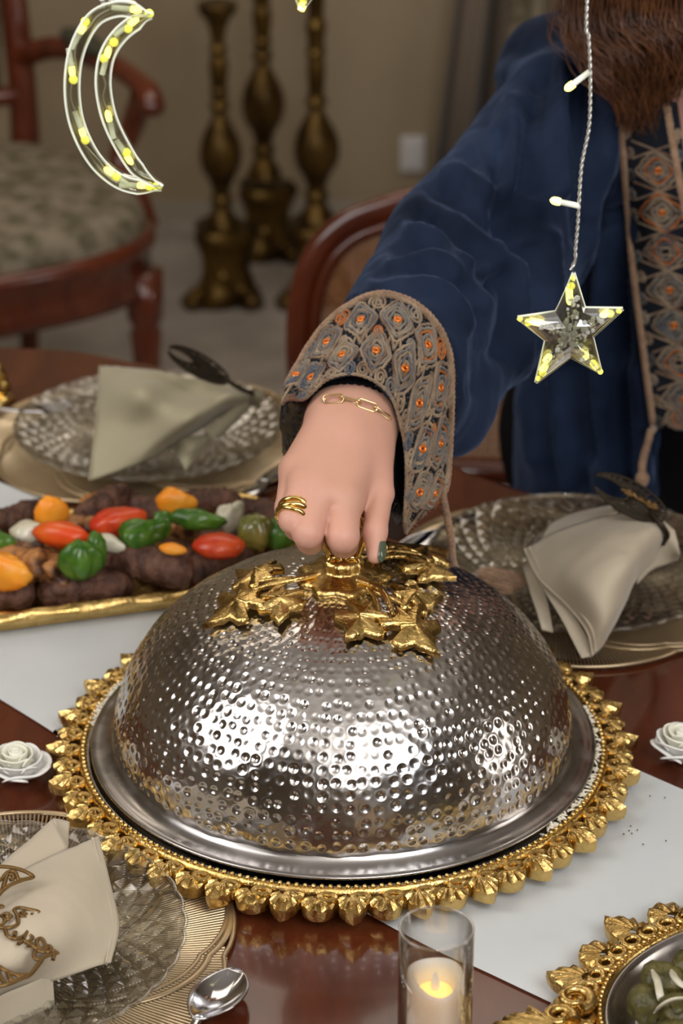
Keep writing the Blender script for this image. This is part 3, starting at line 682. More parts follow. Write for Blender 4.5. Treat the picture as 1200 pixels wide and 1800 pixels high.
for k, (p, q) in enumerate((((-60, 1805), (-60, 1850)), ((0, 1765), (0, 1800)), (((45, 1745)), (48, 1778)), ((93, 1728), (95, 1752)))):
    A_, B_ = PZ(*p, .772), PZ(*q, .760); md = (A_ + B_) / 2; g.append([md + (A_ - md) * math.cos(x) + np.array((0, 0, .011)) * math.sin(x) for x in np.linspace(0, 2 * PI, 18, endpoint=False)])
obj('rolled_edge', MB().grid(patch_u(g, 24) if False else cr(np.array(g), 24), cv=True), M_linen, N3)
hem([(163, 1474, .7785), (180, 1540, .7855), (197, 1620, .7830), (186, 1694, .7735)], N3, M_linen, .0003)
r3 = thing('napkin_ring', 'gold crescent napkin ring with cut-out script on the bottom left napkin', 'napkin ring', PZ(0, 1620, .81), 'filigree napkin rings')
def SP(pts, z=.8155, n=None):
    o = []
    for x, y in pts:
        zz = z if x < 20 else z - (x - 20) * .00009
        o.append(PZ(x, y, zz))
    return cr(np.array(o), n or max(8, 6 * len(pts)))
def zp(x, y): return (x * .2111, 1420 + y * .2111)
for part_ in (([(-260, 560), (-120, 500), (30, 490), (170, 515), (275, 572), (190, 600), (90, 640), (20, 690), (-60, 760), (-180, 700), (-260, 560)], [(-150, 640), (0, 600), (60, 540), (120, 530), (150, 590), (190, 600)], [(20, 690), (60, 560), (100, 560), (110, 590), (80, 600)]),
              ([(-300, 1450), (-100, 1490), (60, 1470), (180, 1420), (250, 1390), (330, 1290), (350, 1255)], [(-200, 1250), (-60, 1290), (40, 1350), (140, 1390), (250, 1390)], [(60, 1360), (90, 1430), (130, 1440)], [(-20, 1310), (0, 1400), (50, 1470)], [(140, 1390), (170, 1410), (180, 1420)])):
    mb = MB()
    for L_ in part_: mb.tube(SP([zp(*p) for p in L_]), .0016, 6, flat=.7)
    obj('crescent_horn', mb, M_filigb, r3)
mb = MB()
for L_ in ([(0, 905), (50, 880), (90, 900), (60, 930), (30, 900), (40, 950), (0, 990), (60, 1000), (120, 985), (150, 960), (145, 900), (120, 850), (160, 832), (240, 845), (325, 870), (290, 930), (240, 1010), (190, 1090)],
           [(170, 880), (200, 870), (215, 890), (180, 900), (220, 920)], [(270, 880), (250, 930)], [(40, 1000), (60, 1060), (120, 1090), (190, 1070), (230, 1030), (210, 980)], [(100, 1040), (140, 1050)], [(120, 1070), (130, 1030)],
           [(150, 1140), (190, 1100), (230, 1120), (270, 1080), (250, 1060)], [(180, 1130), (160, 1110)], [(230, 1120), (290, 1160), (340, 1190), (380, 1150), (350, 1090), (310, 1100), (320, 1160), (400, 1200), (430, 1170), (400, 1150), (370, 1200), (300, 1190), (285, 1250), (330, 1260), (400, 1230), (460, 1215), (485, 1205)], [(440, 1270), (455, 1200), (440, 1190)], [(240, 1160), (260, 1120)], [(-60, 800), (20, 820), (0, 830)], [(-100, 1000), (-40, 960), (0, 1000)]):
    mb.tube(SP([zp(*p) for p in L_]), .0014, 6, flat=.7)
obj('lettering', mb, M_filigb, r3)
obj('loop', MB().tube([PZ(-60, 1620, .80) + np.array((.0, .022 * math.cos(x), .022 * math.sin(x))) for x in np.linspace(0, 2 * PI, 24, endpoint=False)], .002, 6, True), M_filigb, r3)

# ================= CUTLERY
def spoon(name, label, tip, neck, end, z0, W_, zb, zs=0):
    tip, neck, end = PZ(*tip, z0), PZ(*neck, z0 + .006), PZ(*end, zb)
    t = thing(name, label, 'spoon', (tip + neck) / 2, 'steel cutlery'); ax = neck - tip; L_ = np.linalg.norm(ax); ax /= L_; sd = np.cross([0, 0, 1.0], ax); sd /= np.linalg.norm(sd); g = []
    for i in range(21):
        u = i / 20; wv = W_ * math.sin(PI * min(1, u * .97 + .015)) ** .62 * (1 - .18 * u); row = []
        for j in range(15):
            v = (j / 14 * 2 - 1); row.append(tip + ax * L_ * u + sd * wv * v + np.array((0, 0, -.0075 * (1 - v * v) * math.sin(PI * u) + .004)))
        g.append(row)
    obj('bowl', MB().grid(g), M_cut, t, solid=.0012)
    P = cr([neck - ax * .004 + [0, 0, .003], neck + (end - neck) * .3 + [0, 0, .004], end], 20); obj('handle', MB().tube(P, np.interp(np.linspace(0, 1, 20), [0, .3, 1], [.003, .0035, .006]), 10, flat=.45), M_cut, t)
spoon('spoon', 'steel spoon lying on the gold charger beside the near glass plate', (417, 1712), (345, 1800), (250, 2000), .7575, .0185, .756)
spoon('spoon', 'steel spoon right of the hand, half hidden by the dome', (690, 985), (772, 938), (830, 905), .7565, .013, .756)
def fork(label, pts, hz):
    P = [PZ(x, y, z) for x, y, z in pts]; t = thing('fork', label, 'fork', P[1], 'steel cutlery')
    obj('handle', MB().tube(cr(P[:3], 16), np.linspace(.0055, .0028, 16), 10, flat=.45), M_cut, t)
    ax = P[3] - P[2]; ax /= np.linalg.norm(ax); sd = np.cross([0, 0, 1.0], ax); m = MB()
    g = [[P[2] + ax * .018 * u + sd * (.003 + .008 * u) * v + [0, 0, -.002 * u] for v in np.linspace(-1, 1, 7)] for u in np.linspace(0, 1, 8)]; obj('neck', MB().grid(g), M_cut, t, solid=.0012)
    for v in (-1, -.33, .33, 1): obj('tine', MB().tube([P[2] + ax * (.018 + .03 * u) + sd * .0095 * v + [0, 0, -.002 - .002 * math.sin(u * 3)] for u in np.linspace(0, 1, 8)], np.linspace(.0013, .0006, 8), 6), M_cut, t)
fork('steel fork on the left edge of the back left plate', [(-60, 705, .768), (0, 718, .770), (40, 722, .772), (80, 712, .772)], 0)
t = thing('knife', 'steel knife resting on the charger behind the kebab tray, beside the hand', 'knife', PZ(470, 850, .757), 'steel cutlery')
obj('handle', MB().tube(cr([PZ(425, 872, .7575), PZ(450, 862, .758), PZ(463, 845, .758)], 12), np.linspace(.0085, .006, 12), 10, flat=.35), M_cut, t)
obj('blade', MB().tube(cr([PZ(461, 848, .758), PZ(485, 828, .759), PZ(540, 800, .7595)], 14), np.linspace(.006, .008, 14), 8, flat=.15), M_cut, t)
# gold leaf ornament at the far left edge
t = thing('gold_leaf_ornament', 'gold leaf ornament cut off by the left edge above the fork', 'ornament', PZ(2, 700, .751))
for k, (px, py) in enumerate(((-4, 640), (-14, 650), (8, 672))):
    a, b = PZ(-6, 702, .752), PZ(px, py, .79 - .01 * k); g = [[a + (b - a) * u + np.array((.009 * math.sin(PI * u) * v, .004 * v * v, .0)) for v in (-1, -.5, 0, .5, 1)] for u in np.linspace(0, 1, 9)]
    obj('leaf', MB().grid(g), M_gold2, t, solid=.0015)
obj('foot', MB().lathe([(0, 0), (.018, 0), (.017, .003), (.006, .006), (0, .007)], 20, PZ(-6, 702, .751)), M_gold2, t)

# ================= KEBAB TRAY
c0, c1, c2 = PZ(0, 1088, .767), PZ(335, 1043, .767), PZ(405, 870, .767)
ux = (c1 - c0); ux /= np.linalg.norm(ux); uy = np.cross([0, 0, 1], ux)
dep_ = (c2 - c0) @ uy; far = (c2 - c0) @ ux + .01
lx0 = -.16; near_r = far + .07
KT = thing('kebab_tray', 'rectangular tray with a twisted gold rim piled with kebabs and grilled vegetables', 'tray', (c0[0] + ux[0] * .08 + uy[0] * dep_ / 2, c0[1] + ux[1] * .08 + uy[1] * dep_ / 2, .7525))
def K(s, d, z): return np.array((c0[0] + ux[0] * s + uy[0] * d, c0[1] + ux[1] * s + uy[1] * d, z))
cs = [(lx0, 0), (near_r, 0), (far, dep_), (lx0 - .03, dep_)]
per = []
for i in range(4):
    a, b = np.array(cs[i]), np.array(cs[(i + 1) % 4]); L_ = np.linalg.norm(b - a); d = (b - a) / L_
    for s in np.linspace(.018, L_ - .018, int(L_ / .0022)): per.append(a + d * s)
per = cr(np.array(per)[::1], len(per), True)
m = MB(); P = np.array([K(s, d, .7660) for s, d in per]); n = len(P)
rr = np.array([.0052 + .0011 * abs(math.sin(PI * i * .0022 / .034)) for i in range(n)])
m.tube(P, rr, 14, True); V = np.array(m.v).reshape(n, 14, 3)
for i in range(n):
    for j in range(14):
        V[i, j] += (V[i, j] - P[i]) * (.10 * math.sin(j / 14 * 2 * PI * 3 + i * .0022 / .034 * PI) + .05 * math.sin(j * 5 + i * .3))
m.v = [tuple(p) for p in V.reshape(-1, 3)]; obj('twisted_rim', m, M_gold, KT)
wr = np.vstack([P[::2]]); ctr = P.mean(0)
def shr(k, z): return np.c_[ctr[:2] + (wr[:, :2] - ctr[:2]) * k, np.full(len(wr), z)]
m = MB(); m.grid([shr(.985, .764), shr(.97, .7605), shr(.955, .7565)], cv=True); k = len(m.v); m.add(shr(.955, .7565), [tuple(range(len(wr)))]); m.grid([shr(.955, .7540), shr(.985, .7610), shr(.988, .7645)], cv=True); m.add(shr(.955, .7540), [tuple(range(len(wr)))[::-1]])
obj('pan', m, M_gold, KT)
def kebab(p, q, r, label, z=.768, seed=0, zq=None):
    a, b = PZ(*p, z), PZ(*q, zq or z); md = (a + b) / 2 + [0, 0, .002]; P = cr([a, md, b], 30)
    L_ = np.linalg.norm(b - a); m = MB(); rr = r * (1 - np.abs(np.linspace(-1, 1, 30)) ** 7) ** .5 + .0008; m.tube(P, rr, 16)
    V = np.array(m.v); C = np.repeat(P, 16, 0); n_ = V - C; V = C + n_ * (1 + .09 * hn(V, 160, seed) + .11 * hn(V, 420, seed))[:, None]; m.v = V.tolist()
    single('kebab', m, M_meat, label, 'kebab', 'minced meat kebabs', loc=(a + b) / 2)
KB = [((-70, 1046), (62, 1046), .0125, 'minced kebab along the near rim, cut by the left edge', .768), ((66, 1046), (236, 1026), .0125, 'minced kebab along the near gold rim right of the tray corner piece', .769),
      ((180, 975), (338, 1012), .0145, 'thick minced kebab beside the green pepper at the middle of the tray', .785), ((322, 1016), (440, 968), .0135, 'minced kebab partly hidden behind the dome edge', .775),
      ((140, 918), (225, 868), .0125, 'short minced kebab raised at the back of the tray by the first tomato', .782), ((-40, 935), (86, 893), .0105, 'minced kebab at the back left of the tray', .770),
      ((222, 892), (305, 908), .012, 'minced kebab at the back, left of the orange pepper piece', .773), ((325, 880), (425, 886), .010, 'minced kebab along the far rim under the green pepper strip', .775), ((415, 893), (520, 915), .010, 'minced kebab by the far rim behind the onion', .768),
      ((240, 965), (345, 985), .012, 'minced kebab under the orange slice', .773), ((-50, 985), (100, 1005), .011, 'minced kebab under the grilled chicken', .762), ((340, 950), (520, 960), .012, 'minced kebab lying under the right hand tomato', .765), ((100, 940), (230, 950), .011, 'minced kebab under the centre vegetables', .762)]
for i, (p, q, r, lb, z) in enumerate(KB): kebab(p, q, r, lb, z, i * 3)
def chunk(p, r, z, label, m_, cat, nm, sc, rot=0, seed=0, grp=None, amp=.18, fn=None, cup=0):
    c = PZ(*p, z); m = MB(); m.ball((0, 0, 0), 1, 26, 16); V = np.array(m.v); d = V.copy()
    k = 1 + 1.25 * amp * hn(d, 1.9, seed) + amp * .5 * hn(d, 4.5, seed) + .012 * hn(d, 14, seed)
    if fn: k = k * fn(d)
    V = d * k[:, None] * r * np.array(sc)
    if cup: V[:, 2] -= cup * ((V[:, 0] / (sc[0])) ** 2 + (V[:, 1] / sc[1]) ** 2) / r
    ca, sa = math.cos(rot), math.sin(rot); V = np.c_[V[:, 0] * ca - V[:, 1] * sa, V[:, 0] * sa + V[:, 1] * ca, V[:, 2]] + c; m.v = V.tolist()
    return single(nm, m, m_, label, cat, grp, loc=c)
CH = [((22, 985), .019, .782, 'charred chicken piece next to the orange pepper at left'), ((62, 996), .020, .785, 'golden grilled chicken piece left of the green pepper'), ((95, 1008), .018, .782, 'blackened chicken piece touching the green pepper'), ((60, 962), .017, .780, 'grilled chicken piece below the left onion'),
      ((210, 940), .018, .784, 'grilled chicken piece under the middle tomato'), ((138, 930), .015, .782, 'pale chicken piece behind the orange-red tomato'), ((285, 970), .014, .784, 'small browned chicken piece by the orange slice'), ((325, 925), .016, .776, 'browned chicken piece under the dark green pepper'), ((440, 955), .018, .772, 'browned chicken piece behind the dome'), ((165, 890), .014, .772, 'browned chicken at the far rim'), ((115, 975), .018, .776, 'charred chicken behind the bright green pepper')]
for i, (p, r, z, lb) in enumerate(CH): chunk(p, r, z, lb, M_chick, 'chicken', 'grilled_chicken', (1, .8, .75), i * 1.3, i * 2 + 1, 'grilled chicken pieces', .26)
def lobes(n, a): return lambda d: 1 + a * np.cos(np.arctan2(d[:, 1], d[:, 0]) * n) * np.clip(1.2 - np.abs(d[:, 2]), 0, 1)
VG = [((93, 901), .0155, .802, 'orange pepper piece standing above the orange-red tomato', M_orp, 'pepper', 'orange_pepper', (.95, .55, 1.0), .3, .10, None), ((106, 940), .021, .802, 'long orange-red tomato wedge at the left of the tray', M_tomo, 'tomato', 'tomato_wedge', (1.15, .62, .55), -.35, .07, None),
      ((50, 935), .0155, .795, 'white onion piece left of the orange-red tomato', M_oni, 'onion', 'onion_piece', (1, .7, .6), .2, .10, None), ((0, 953), .013, .797, 'light green pepper cut by the left edge', M_grp, 'pepper', 'green_pepper', (1, .8, .7), 0, .12, lobes(3, .15)),
      ((8, 1004), .021, .795, 'orange pepper wedge at the left edge above the near kebab', M_orp, 'pepper', 'orange_pepper', (1.2, .6, .75), -.6, .10, None), ((141, 986), .0165, .803, 'bright green lobed pepper in the middle of the tray', M_grp, 'pepper', 'green_pepper', (.95, .7, 1.05), .2, .08, lobes(4, .17)),
      ((171, 968), .0155, .805, 'green pepper half beside the bright green pepper', M_grp, 'pepper', 'green_pepper', (.55, .6, 1.1), .3, .08, None), ((208, 917), .021, .803, 'red tomato wedge with a charred spot, left of the dark green pepper', M_tom, 'tomato', 'tomato_wedge', (1.15, .7, .55), .3, .07, None),
      ((192, 955), .0125, .802, 'onion petal between the green pepper and the thick kebab', M_oni, 'onion', 'onion_piece', (1.3, .5, .6), -.6, .08, None), ((252, 938), .0195, .806, 'dark green curled pepper right of the middle tomato', M_grp, 'pepper', 'green_pepper', (1.15, .6, .6), .55, .16, lobes(3, .18)),
      ((284, 922), .0125, .808, 'green pepper tip on top of the curled pepper', M_grp, 'pepper', 'green_pepper', (.6, .6, 1), .5, .12, None), ((308, 882), .0165, .803, 'orange pepper piece at the far rim of the tray', M_orp, 'pepper', 'orange_pepper', (1.1, .55, .72), -.2, .10, lobes(3, .10)),
      ((345, 914), .0165, .802, 'dark green pepper strip behind the right tomato', M_grp, 'pepper', 'green_pepper', (1.35, .55, .55), -.25, .14, lobes(4, .12)), ((404, 908), .014, .798, 'translucent onion piece right of the green pepper strip', M_oni, 'onion', 'onion_piece', (1, .55, .8), .8, .14, lobes(3, .18)),
      ((305, 965), .0105, .808, 'small orange carrot-like slice on the thick kebab', M_orp, 'pepper', 'orange_slice', (1.15, .6, .42), -.3, .06, None), ((384, 960), .0205, .795, 'red tomato half nearest the dome', M_tom, 'tomato', 'tomato_wedge', (1.05, .75, .5), -.1, .05, None),
      ((449, 936), .0170, .795, 'yellowish charred green pepper near the gold rings of the hand', M_grp2, 'pepper', 'green_pepper', (.9, .75, .95), .1, .08, lobes(5, .12)), ((492, 940), .0165, .790, 'glossy green pepper right under the ring finger', M_grp, 'pepper', 'green_pepper', (1, .8, .85), .1, .08, lobes(4, .12))]
for i, (p, r, z, lb, m_, cat, nm, sc, rot, amp, fn) in enumerate(VG): chunk(p, r, z, lb, m_, cat, nm, sc, rot, i * 5 + 2, 'grilled vegetables on the kebab tray', amp, fn)

# ================= FOAM ROSES
def rose(c, R, label, rot=0, tilt=(0, 0)):
    t = thing('foam_rose', label, 'rose', c, 'white foam roses'); rd = random.Random(int(c[0] * 1000))
    for k, (n, rb, ro, h, cv) in enumerate(((5, .35, 1.0, .70, .62), (5, .30, .80, .98, .50), (4, .22, .58, 1.16, .42), (3, .15, .38, 1.25, .34))):
        for i in range(n):
            a0 = rot + 2 * PI * i / n + k * .7 + rd.uniform(-.1, .1); sp = 2 * PI / n * .78; g = []
            for u in np.linspace(0, 1, 12):
                row = []
                for v in np.linspace(-1, 1, 15):
                    a = a0 + sp * v * (.55 + .45 * u ** .5); sh = (1 - .22 * v ** 4)
                    r = R * (rb * .6 + (ro - rb * .6) * math.sin(min(1, u * 1.1) * PI / 2) ** .8 * (.90 + .10 * math.cos(v * 3 + i)))
                    z = R * (.10 + h * u ** 1.15 * sh) + R * .05 * math.sin(v * 4 + i + k) * u
                    if u > .72: q_ = (u - .72) / .28; r += R * (.17 - .03 * k) * q_; z -= R * (.17 - .03 * k) * q_ ** 2
                    row.append((c[0] + r * math.cos(a) + tilt[0] * z, c[1] + r * math.sin(a) + tilt[1] * z, c[2] + z))
                g.append(row)
            obj('petal', MB().grid(g), M_rose if k < 2 else M_rosec, t, solid=.0012)
    m = MB(); P = []
    for s in np.linspace(0, 1, 60): P.append((s * 13, R * (.04 + .20 * s)))
    m.grid([[(c[0] + r * math.cos(a) + tilt[0] * z, c[1] + r * math.sin(a) + tilt[1] * z, c[2] + z) for z in (R * .3, R * .95, R * (1.28 - .1 * r / R))] for a, r in P]); obj('heart', m, M_rosec, t, solid=.001)
    obj('base', MB().lathe([(0, 0), (R * .35, 0), (R * .5, R * .2), (R * .3, R * .35), (0, R * .35)], 20, c), M_rose, t)
rose(PZ(38, 1366, .7515), .0208, 'white foam rose on the bare wood left of the round tray', .3, (-.12, -.2))
rose(PZ(1203, 1333, .7515), .0208, 'white foam rose at the right edge of the picture beside the gold rim', 1.0, (-.15, -.1))

# ================= CANDLE IN A GLASS
cc = PZ(767, 1628, .751); 
for _ in range(30):      # foot of the cylinder so that its mouth shows at (767,1628)
    q = project((cc[0], cc[1], .751 + .105)); cc = cc + np.array(((767 - q[0]) * .0003, (q[1] - 1632) * .0006, 0))
CX, CY = cc[0], cc[1]
gl = thing('glass_cylinder', 'clear glass cylinder candle holder at the bottom edge in front of the runner', 'candle holder', (CX, CY, .751))
R = .0222
obj('cylinder_wall', MB().lathe([(R, .0), (R, .104), (R - .0006, .1052), (R - .0014, .104), (R - .0014, .004)], 64, (CX, CY, .751)), M_glass, gl)
obj('glass_foot', MB().lathe([(0, 0), (R, 0), (R, .004), (0, .004)], 64, (CX, CY, .751)), M_glass, gl)
obj('rim', MB().tube([(CX + (R - .0007) * math.cos(a), CY + (R - .0007) * math.sin(a), .8562) for a in np.linspace(0, 2 * PI, 64, endpoint=False)], .0008, 8, True), M_plastic if False else M_glass, gl)
cd = thing('led_candle', 'cream flameless candle glowing inside the glass cylinder', 'candle', (CX, CY, .7552))
rc = .0168; top = .066
def wz(a): return .0035 * math.sin(a - .4) + .0022 * math.sin(2 * a + 1)
a_ = np.linspace(0, 2 * PI, 48, endpoint=False); g = []
for r, z, k in ((0, 0, 0), (rc, 0, 0), (rc, .03, 0), (rc, top - .006, 1), (rc, top, 1), (rc - .0012, top + .0012, 1), (rc - .0035, top, 1), (rc - .005, top - .004, .8), (rc - .0065, top - .011, .3)):
    g.append([(CX + r * math.cos(a), CY + r * math.sin(a), .7552 + z + k * wz(a)) for a in a_])
obj('wax_body', MB().grid(np.array(g)[::-1], cv=True), M_wax, cd)
obj('glowing_pool', MB().lathe([(0, top - .0115), (rc - .0060, top - .0105)], 32, (CX, CY, .7552)), M_waxi, cd)
obj('led_flame', MB().lathe([(0, top - .0115), (.0026, top - .010), (.0028, top - .006), (.0016, top - .001), (0, top + .003)], 16, (CX, CY + .002, .7552)), M_wick, cd)

# ================= OVAL TRAY, BOTTOM RIGHT
OC = PZ(1392, 1812, .7515); A0 = math.radians(18)
def OV(a, k, z, ra=.118, rb=.098):
    x, y = (ra + k) * math.cos(a), (rb + k) * math.sin(a); return np.array((OC[0] + x * math.cos(A0) - y * math.sin(A0), OC[1] + x * math.sin(A0) + y * math.cos(A0), z))
ot = thing('oval_serving_tray', 'oval tray with openwork gold leaf rim holding stuffed vine leaves, bottom right corner', 'tray', OC)
aa = np.linspace(0, 2 * PI, 120, endpoint=False)
m = MB(); m.grid([[OV(a, k, z) for a in aa] for k, z in ((-.018, .756), (-.008, .7575), (-.003, .764), (.0, .768), (.0015, .7665), (-.003, .7545), (-.018, .7535))][::-1], cv=True)
m.add([OV(a, -.018, .756) for a in aa], [tuple(range(120))]); m.add([OV(a, -.018, .7535) for a in aa], [tuple(range(120))[::-1]])
obj('dish', m, M_steel2, ot)
m = MB(); m.grid([[OV(a, k, z) for a in aa] for k, z in ((.0015, .754), (.0015, .768), (.004, .7695), (.0065, .768), (.0065, .754))][::-1], cv=True); obj('rim_band', m, M_gold, ot)
m = MB()
for i in range(150): m.ball(OV(2 * PI * i / 150, .0042, .7705), .0018, 6, 4)
obj('bead_row', m, M_gold, ot, kind='stuff')
def place_piece(mb, a, k, s=1.0, twist=0):
    """piece built around local origin, +x outwards"""
    o = OV(a, k, 0); d = OV(a, k + .01, 0) - o; ang = math.atan2(d[1], d[0]) + twist; ca, sa = math.cos(ang), math.sin(ang)
    r = MB(); r.f = list(mb.f); r.mi = list(mb.mi); r.v = [(o[0] + s * (x * ca - y * sa), o[1] + s * (x * sa + y * ca), z) for x, y, z in mb.v]; return r
NP = 26
for i in range(NP):
    a = 2 * PI * i / NP + .1; aR = (math.degrees(a) + 360) % 360
    for da in (-.06, .06): obj('ring_eyelet', place_piece(eyelet_mb(0, .0050, .0060, .0024, .7665), a + da, .0135), M_gold, ot)
    hnd = 150 < aR < 215
    if i % 2 == 0: obj('leaf_point', place_piece(leaf_mb(0, .005, .0275, 1.35, True, .7675), a, .0155, 1.0), M_gold, ot)
    else: obj('leaf_lobe', place_piece(leaf_mb(0, .005, .0195, 1.3, False, .7665, seedk=1, ridge=4), a, .0155), M_gold, ot)
# handle end: scrolls and the big ridged leaf
ah = math.radians(172)
obj('handle_leaf', place_piece(leaf_mb(0, .005, .052, 1.15, True, .775, th=.012, nr=61, ridge=11), ah, .032), M_gold, ot)
for k_, b_, s_ in ((.020, -.27, .012), (.020, .27, .012), (.030, -.12, .010), (.030, .14, .010)):
    c_ = OV(ah + b_, k_, .772); q = [c_ + [(s_ * (1 - .09 * x)) * math.cos(x + b_ * 5), (s_ * (1 - .09 * x)) * math.sin(x + b_ * 5), 0] for x in np.linspace(0, 7.5, 30)]; obj('scroll', MB().tube(q, np.linspace(.0042, .0022, 30), 8), M_gold, ot)
# stuffed vine leaves and onion
def dolma(p, q, r, z, label, seed):
    a, b = PZ(*p, z), PZ(*q, z); P = cr([a, (a + b) / 2 + [0, 0, .002], b], 24); m = MB(); m.tube(P, r * (1 - np.abs(np.linspace(-1, 1, 24)) ** 4) ** .5 + .001, 18)
    V = np.array(m.v); C = np.repeat(P, 18, 0); V = C + (V - C) * (1 + .14 * hn(V, 150, seed) + .08 * hn(V, 420, seed))[:, None]; m.v = V.tolist()
    t = thing('stuffed_vine_leaf', label, 'stuffed vine leaf', (a + b) / 2, 'stuffed vine leaves'); obj('roll', m, M_leaf, t); ax = (b - a) / np.linalg.norm(b - a); sd = np.cross([0, 0, 1.], ax)
    g = [[a + (b - a) * u + sd * (r * 1.05 * math.cos(v)) + np.array((0, 0, r * 1.08 * math.sin(v) + .0008 * math.sin(u * 30))) for v in np.linspace(.3, 1.9 + .3 * math.sin(u * 6), 10)] for u in np.linspace(.12, .7, 12)]
    obj('leaf_flap', MB().grid(g), M_leaf, t, solid=.0006)
for i, (p, q, r, z, lb) in enumerate((((1110, 1755), (1175, 1790), .0115, .770, 'stuffed vine leaf lying leftmost in the oval tray'), ((1125, 1725), (1200, 1740), .012, .772, 'stuffed vine leaf behind the leftmost one'), ((1185, 1700), (1260, 1730), .013, .774, 'stuffed vine leaf at the right edge, topmost'),
     ((1165, 1800), (1240, 1780), .013, .778, 'stuffed vine leaf under the long onion strip'), ((1200, 1760), (1280, 1770), .013, .780, 'stuffed vine leaf cut by the right edge'), ((1150, 1840), (1240, 1830), .013, .775, 'stuffed vine leaf below the picture edge'), ((1270, 1700), (1340, 1720), .013, .772, 'stuffed vine leaf at the far side of the oval tray'), ((1290, 1770), (1370, 1760), .013, .775, 'stuffed vine leaf at the middle of the oval tray'), ((1260, 1830), (1350, 1830), .013, .775, 'stuffed vine leaf near the front of the oval tray'), ((1380, 1720), (1460, 1740), .013, .771, 'stuffed vine leaf toward the right end of the oval tray'), ((1390, 1800), (1480, 1790), .013, .771, 'rightmost stuffed vine leaf in the oval tray'))): dolma(p, q, r, z, lb, i * 7)
for i, (pts, lb) in enumerate(((((1146, 1705, .789), (1155, 1725, .792), (1160, 1750, .789), (1164, 1762, .783)), 'thin onion strip standing across the stuffed vine leaves'), (((1150, 1780, .782), (1165, 1765, .793), (1185, 1756, .797), (1215, 1755, .795)), 'wide curved onion strip at the front of the vine leaves'), (((1180, 1705, .793), (1187, 1720, .797), (1205, 1738, .797)), 'onion strip at the right edge'))):
    P = cr([PZ(*q) for q in pts], 24); o = single('onion_strip', MB().tube(P, np.interp(np.linspace(0, 1, 24), [0, .2, .8, 1], [.0010, .0024, .0026, .0010]), 10, flat=.45), M_oni, lb, 'onion', 'onion strips on the vine leaves', loc=P[12])
# crumbs of pepper on the runner
m = MB()
for x, y in ((1142, 1399), (1168, 1402), (1108, 1452), (1096, 1466), (1110, 1465), (1130, 1484), (1105, 1460), (1170, 1478), (1120, 1459), (1163, 1369)): m.ball(PZ(x, y, .7535), .0006, 5, 4)
tag(obj('pepper_specks', m, M_filig, kind='stuff'), 'few black pepper specks scattered on the white runner', 'specks')
# ================= THE WOMAN
WP = thing('person', 'person in a navy velvet robe with embroidered cuffs reaching across to lift the dome handle', 'person', (.33, 2.36, .47))
# ---------- body: hand and forearm
def hand_sdf(P):
    def R(a, b, ra, rb): return rcone(P, PD(*a), PD(*b), ra, rb)
    w1, w2, w3 = (592, 735, 1.755), (624, 728, 1.755), (655, 735, 1.758)
    mi, mm, mr, mp = (602, 878, 1.690), (560, 868, 1.686), (533, 852, 1.694), (519, 826, 1.708)
    d = R(w3, mi, .0175, .0135)
    d = smin(d, R(w2, mi, .019, .0135), .010); d = smin(d, R(w2, mm, .019, .0135), .010)
    d = smin(d, R(w1, mr, .0175, .0125), .010); d = smin(d, R(w1, mp, .0165, .0115), .010)
    # under side of the palm
    d = smin(d, R((640, 800, 1.745), (585, 860, 1.725), .016, .013), .012)
    d = smin(d, R((600, 800, 1.745), (540, 850, 1.728), .016, .012), .012)
    # forearm
    fa = R((592, 735, 1.757), (680, 590, 1.88), .0185, .022); fb = R((655, 735, 1.760), (712, 590, 1.88), .0170, .022)
    d = smin(smin(fa, fb, .014), d, .016)
    d = smin(d, R((700, 580, 1.885), (815, 440, 2.04), .026, .036), .012)
    fingers = [
        # index
        [mi, (602, 943, 1.672), (604, 956, 1.694), (604, 938, 1.712)], [mm, (541, 936, 1.668), (545, 950, 1.690), (550, 932, 1.710)],
        [mr, (514, 914, 1.672), (522, 928, 1.692), (532, 925, 1.712)], [mp, (504, 893, 1.688), (516, 908, 1.704), (528, 900, 1.720)]]
    rad = [(.0126, .0114, .0100, .0085), (.0122, .0108, .0096, .0082), (.0112, .0096, .0088, .0075), (.0104, .0084, .0078, .0068)]
    hand = d; fs = []
    for f, r in zip(fingers, rad):
        e = R(f[0], f[1], r[0], r[1]); e = smin(e, R(f[1], f[2], r[1], r[2]), .002); e = smin(e, R(f[2], f[3], r[2], r[3]), .002); fs.append(e)
    allf = fs[0]
    for e in fs[1:]: allf = smin(allf, e, .0004)
    hand = smin(hand, allf, .0045)
    # thumb
    t = R((652, 770, 1.745), (666, 868, 1.712), .0155, .0105); hand = smin(hand, t, .010)
    t = smin(R((666, 868, 1.710), (659, 935, 1.688), .0100, .0082), R((659, 935, 1.688), (659, 977, 1.680), .0082, .0056), .004)
    hand = smin(hand, t, .0035)
    # web between thumb and index
    hand = smin(hand, R((644, 845, 1.724), (650, 855, 1.718), .008, .005), .008)
    # knuckle hollows and tendons
    for (a, s, k) in (((602, 866, 1.683), .006, -.0010), ((560, 856, 1.680), .006, -.0008), ((534, 842, 1.688), .006, -.0006)):
        q = P - PD(*a); hand = hand + k * np.exp(-(q * q).sum(-1) / (2 * .009 ** 2))
    for (a, b) in (((582, 880, 1.68), (586, 892, 1.675)), ((545, 868, 1.682), (541, 880, 1.68)), ((522, 848, 1.695), (517, 860, 1.69))):
        q = rcone(P, PD(*a), PD(*b), 0, 0); hand = hand + .0012 * np.exp(-(q / .0042) ** 2)
    return hand
hl = np.min([PD(480, 1000, 1.64), PD(480, 1000, 1.76), PD(500, 700, 1.66)], 0); hh = np.max([PD(840, 400, 2.1), PD(720, 690, 1.8)], 0)
Vh, Fh = nets(hand_sdf, (-.062, 1.40, .90), (.115, 1.95, 1.16), .0018)
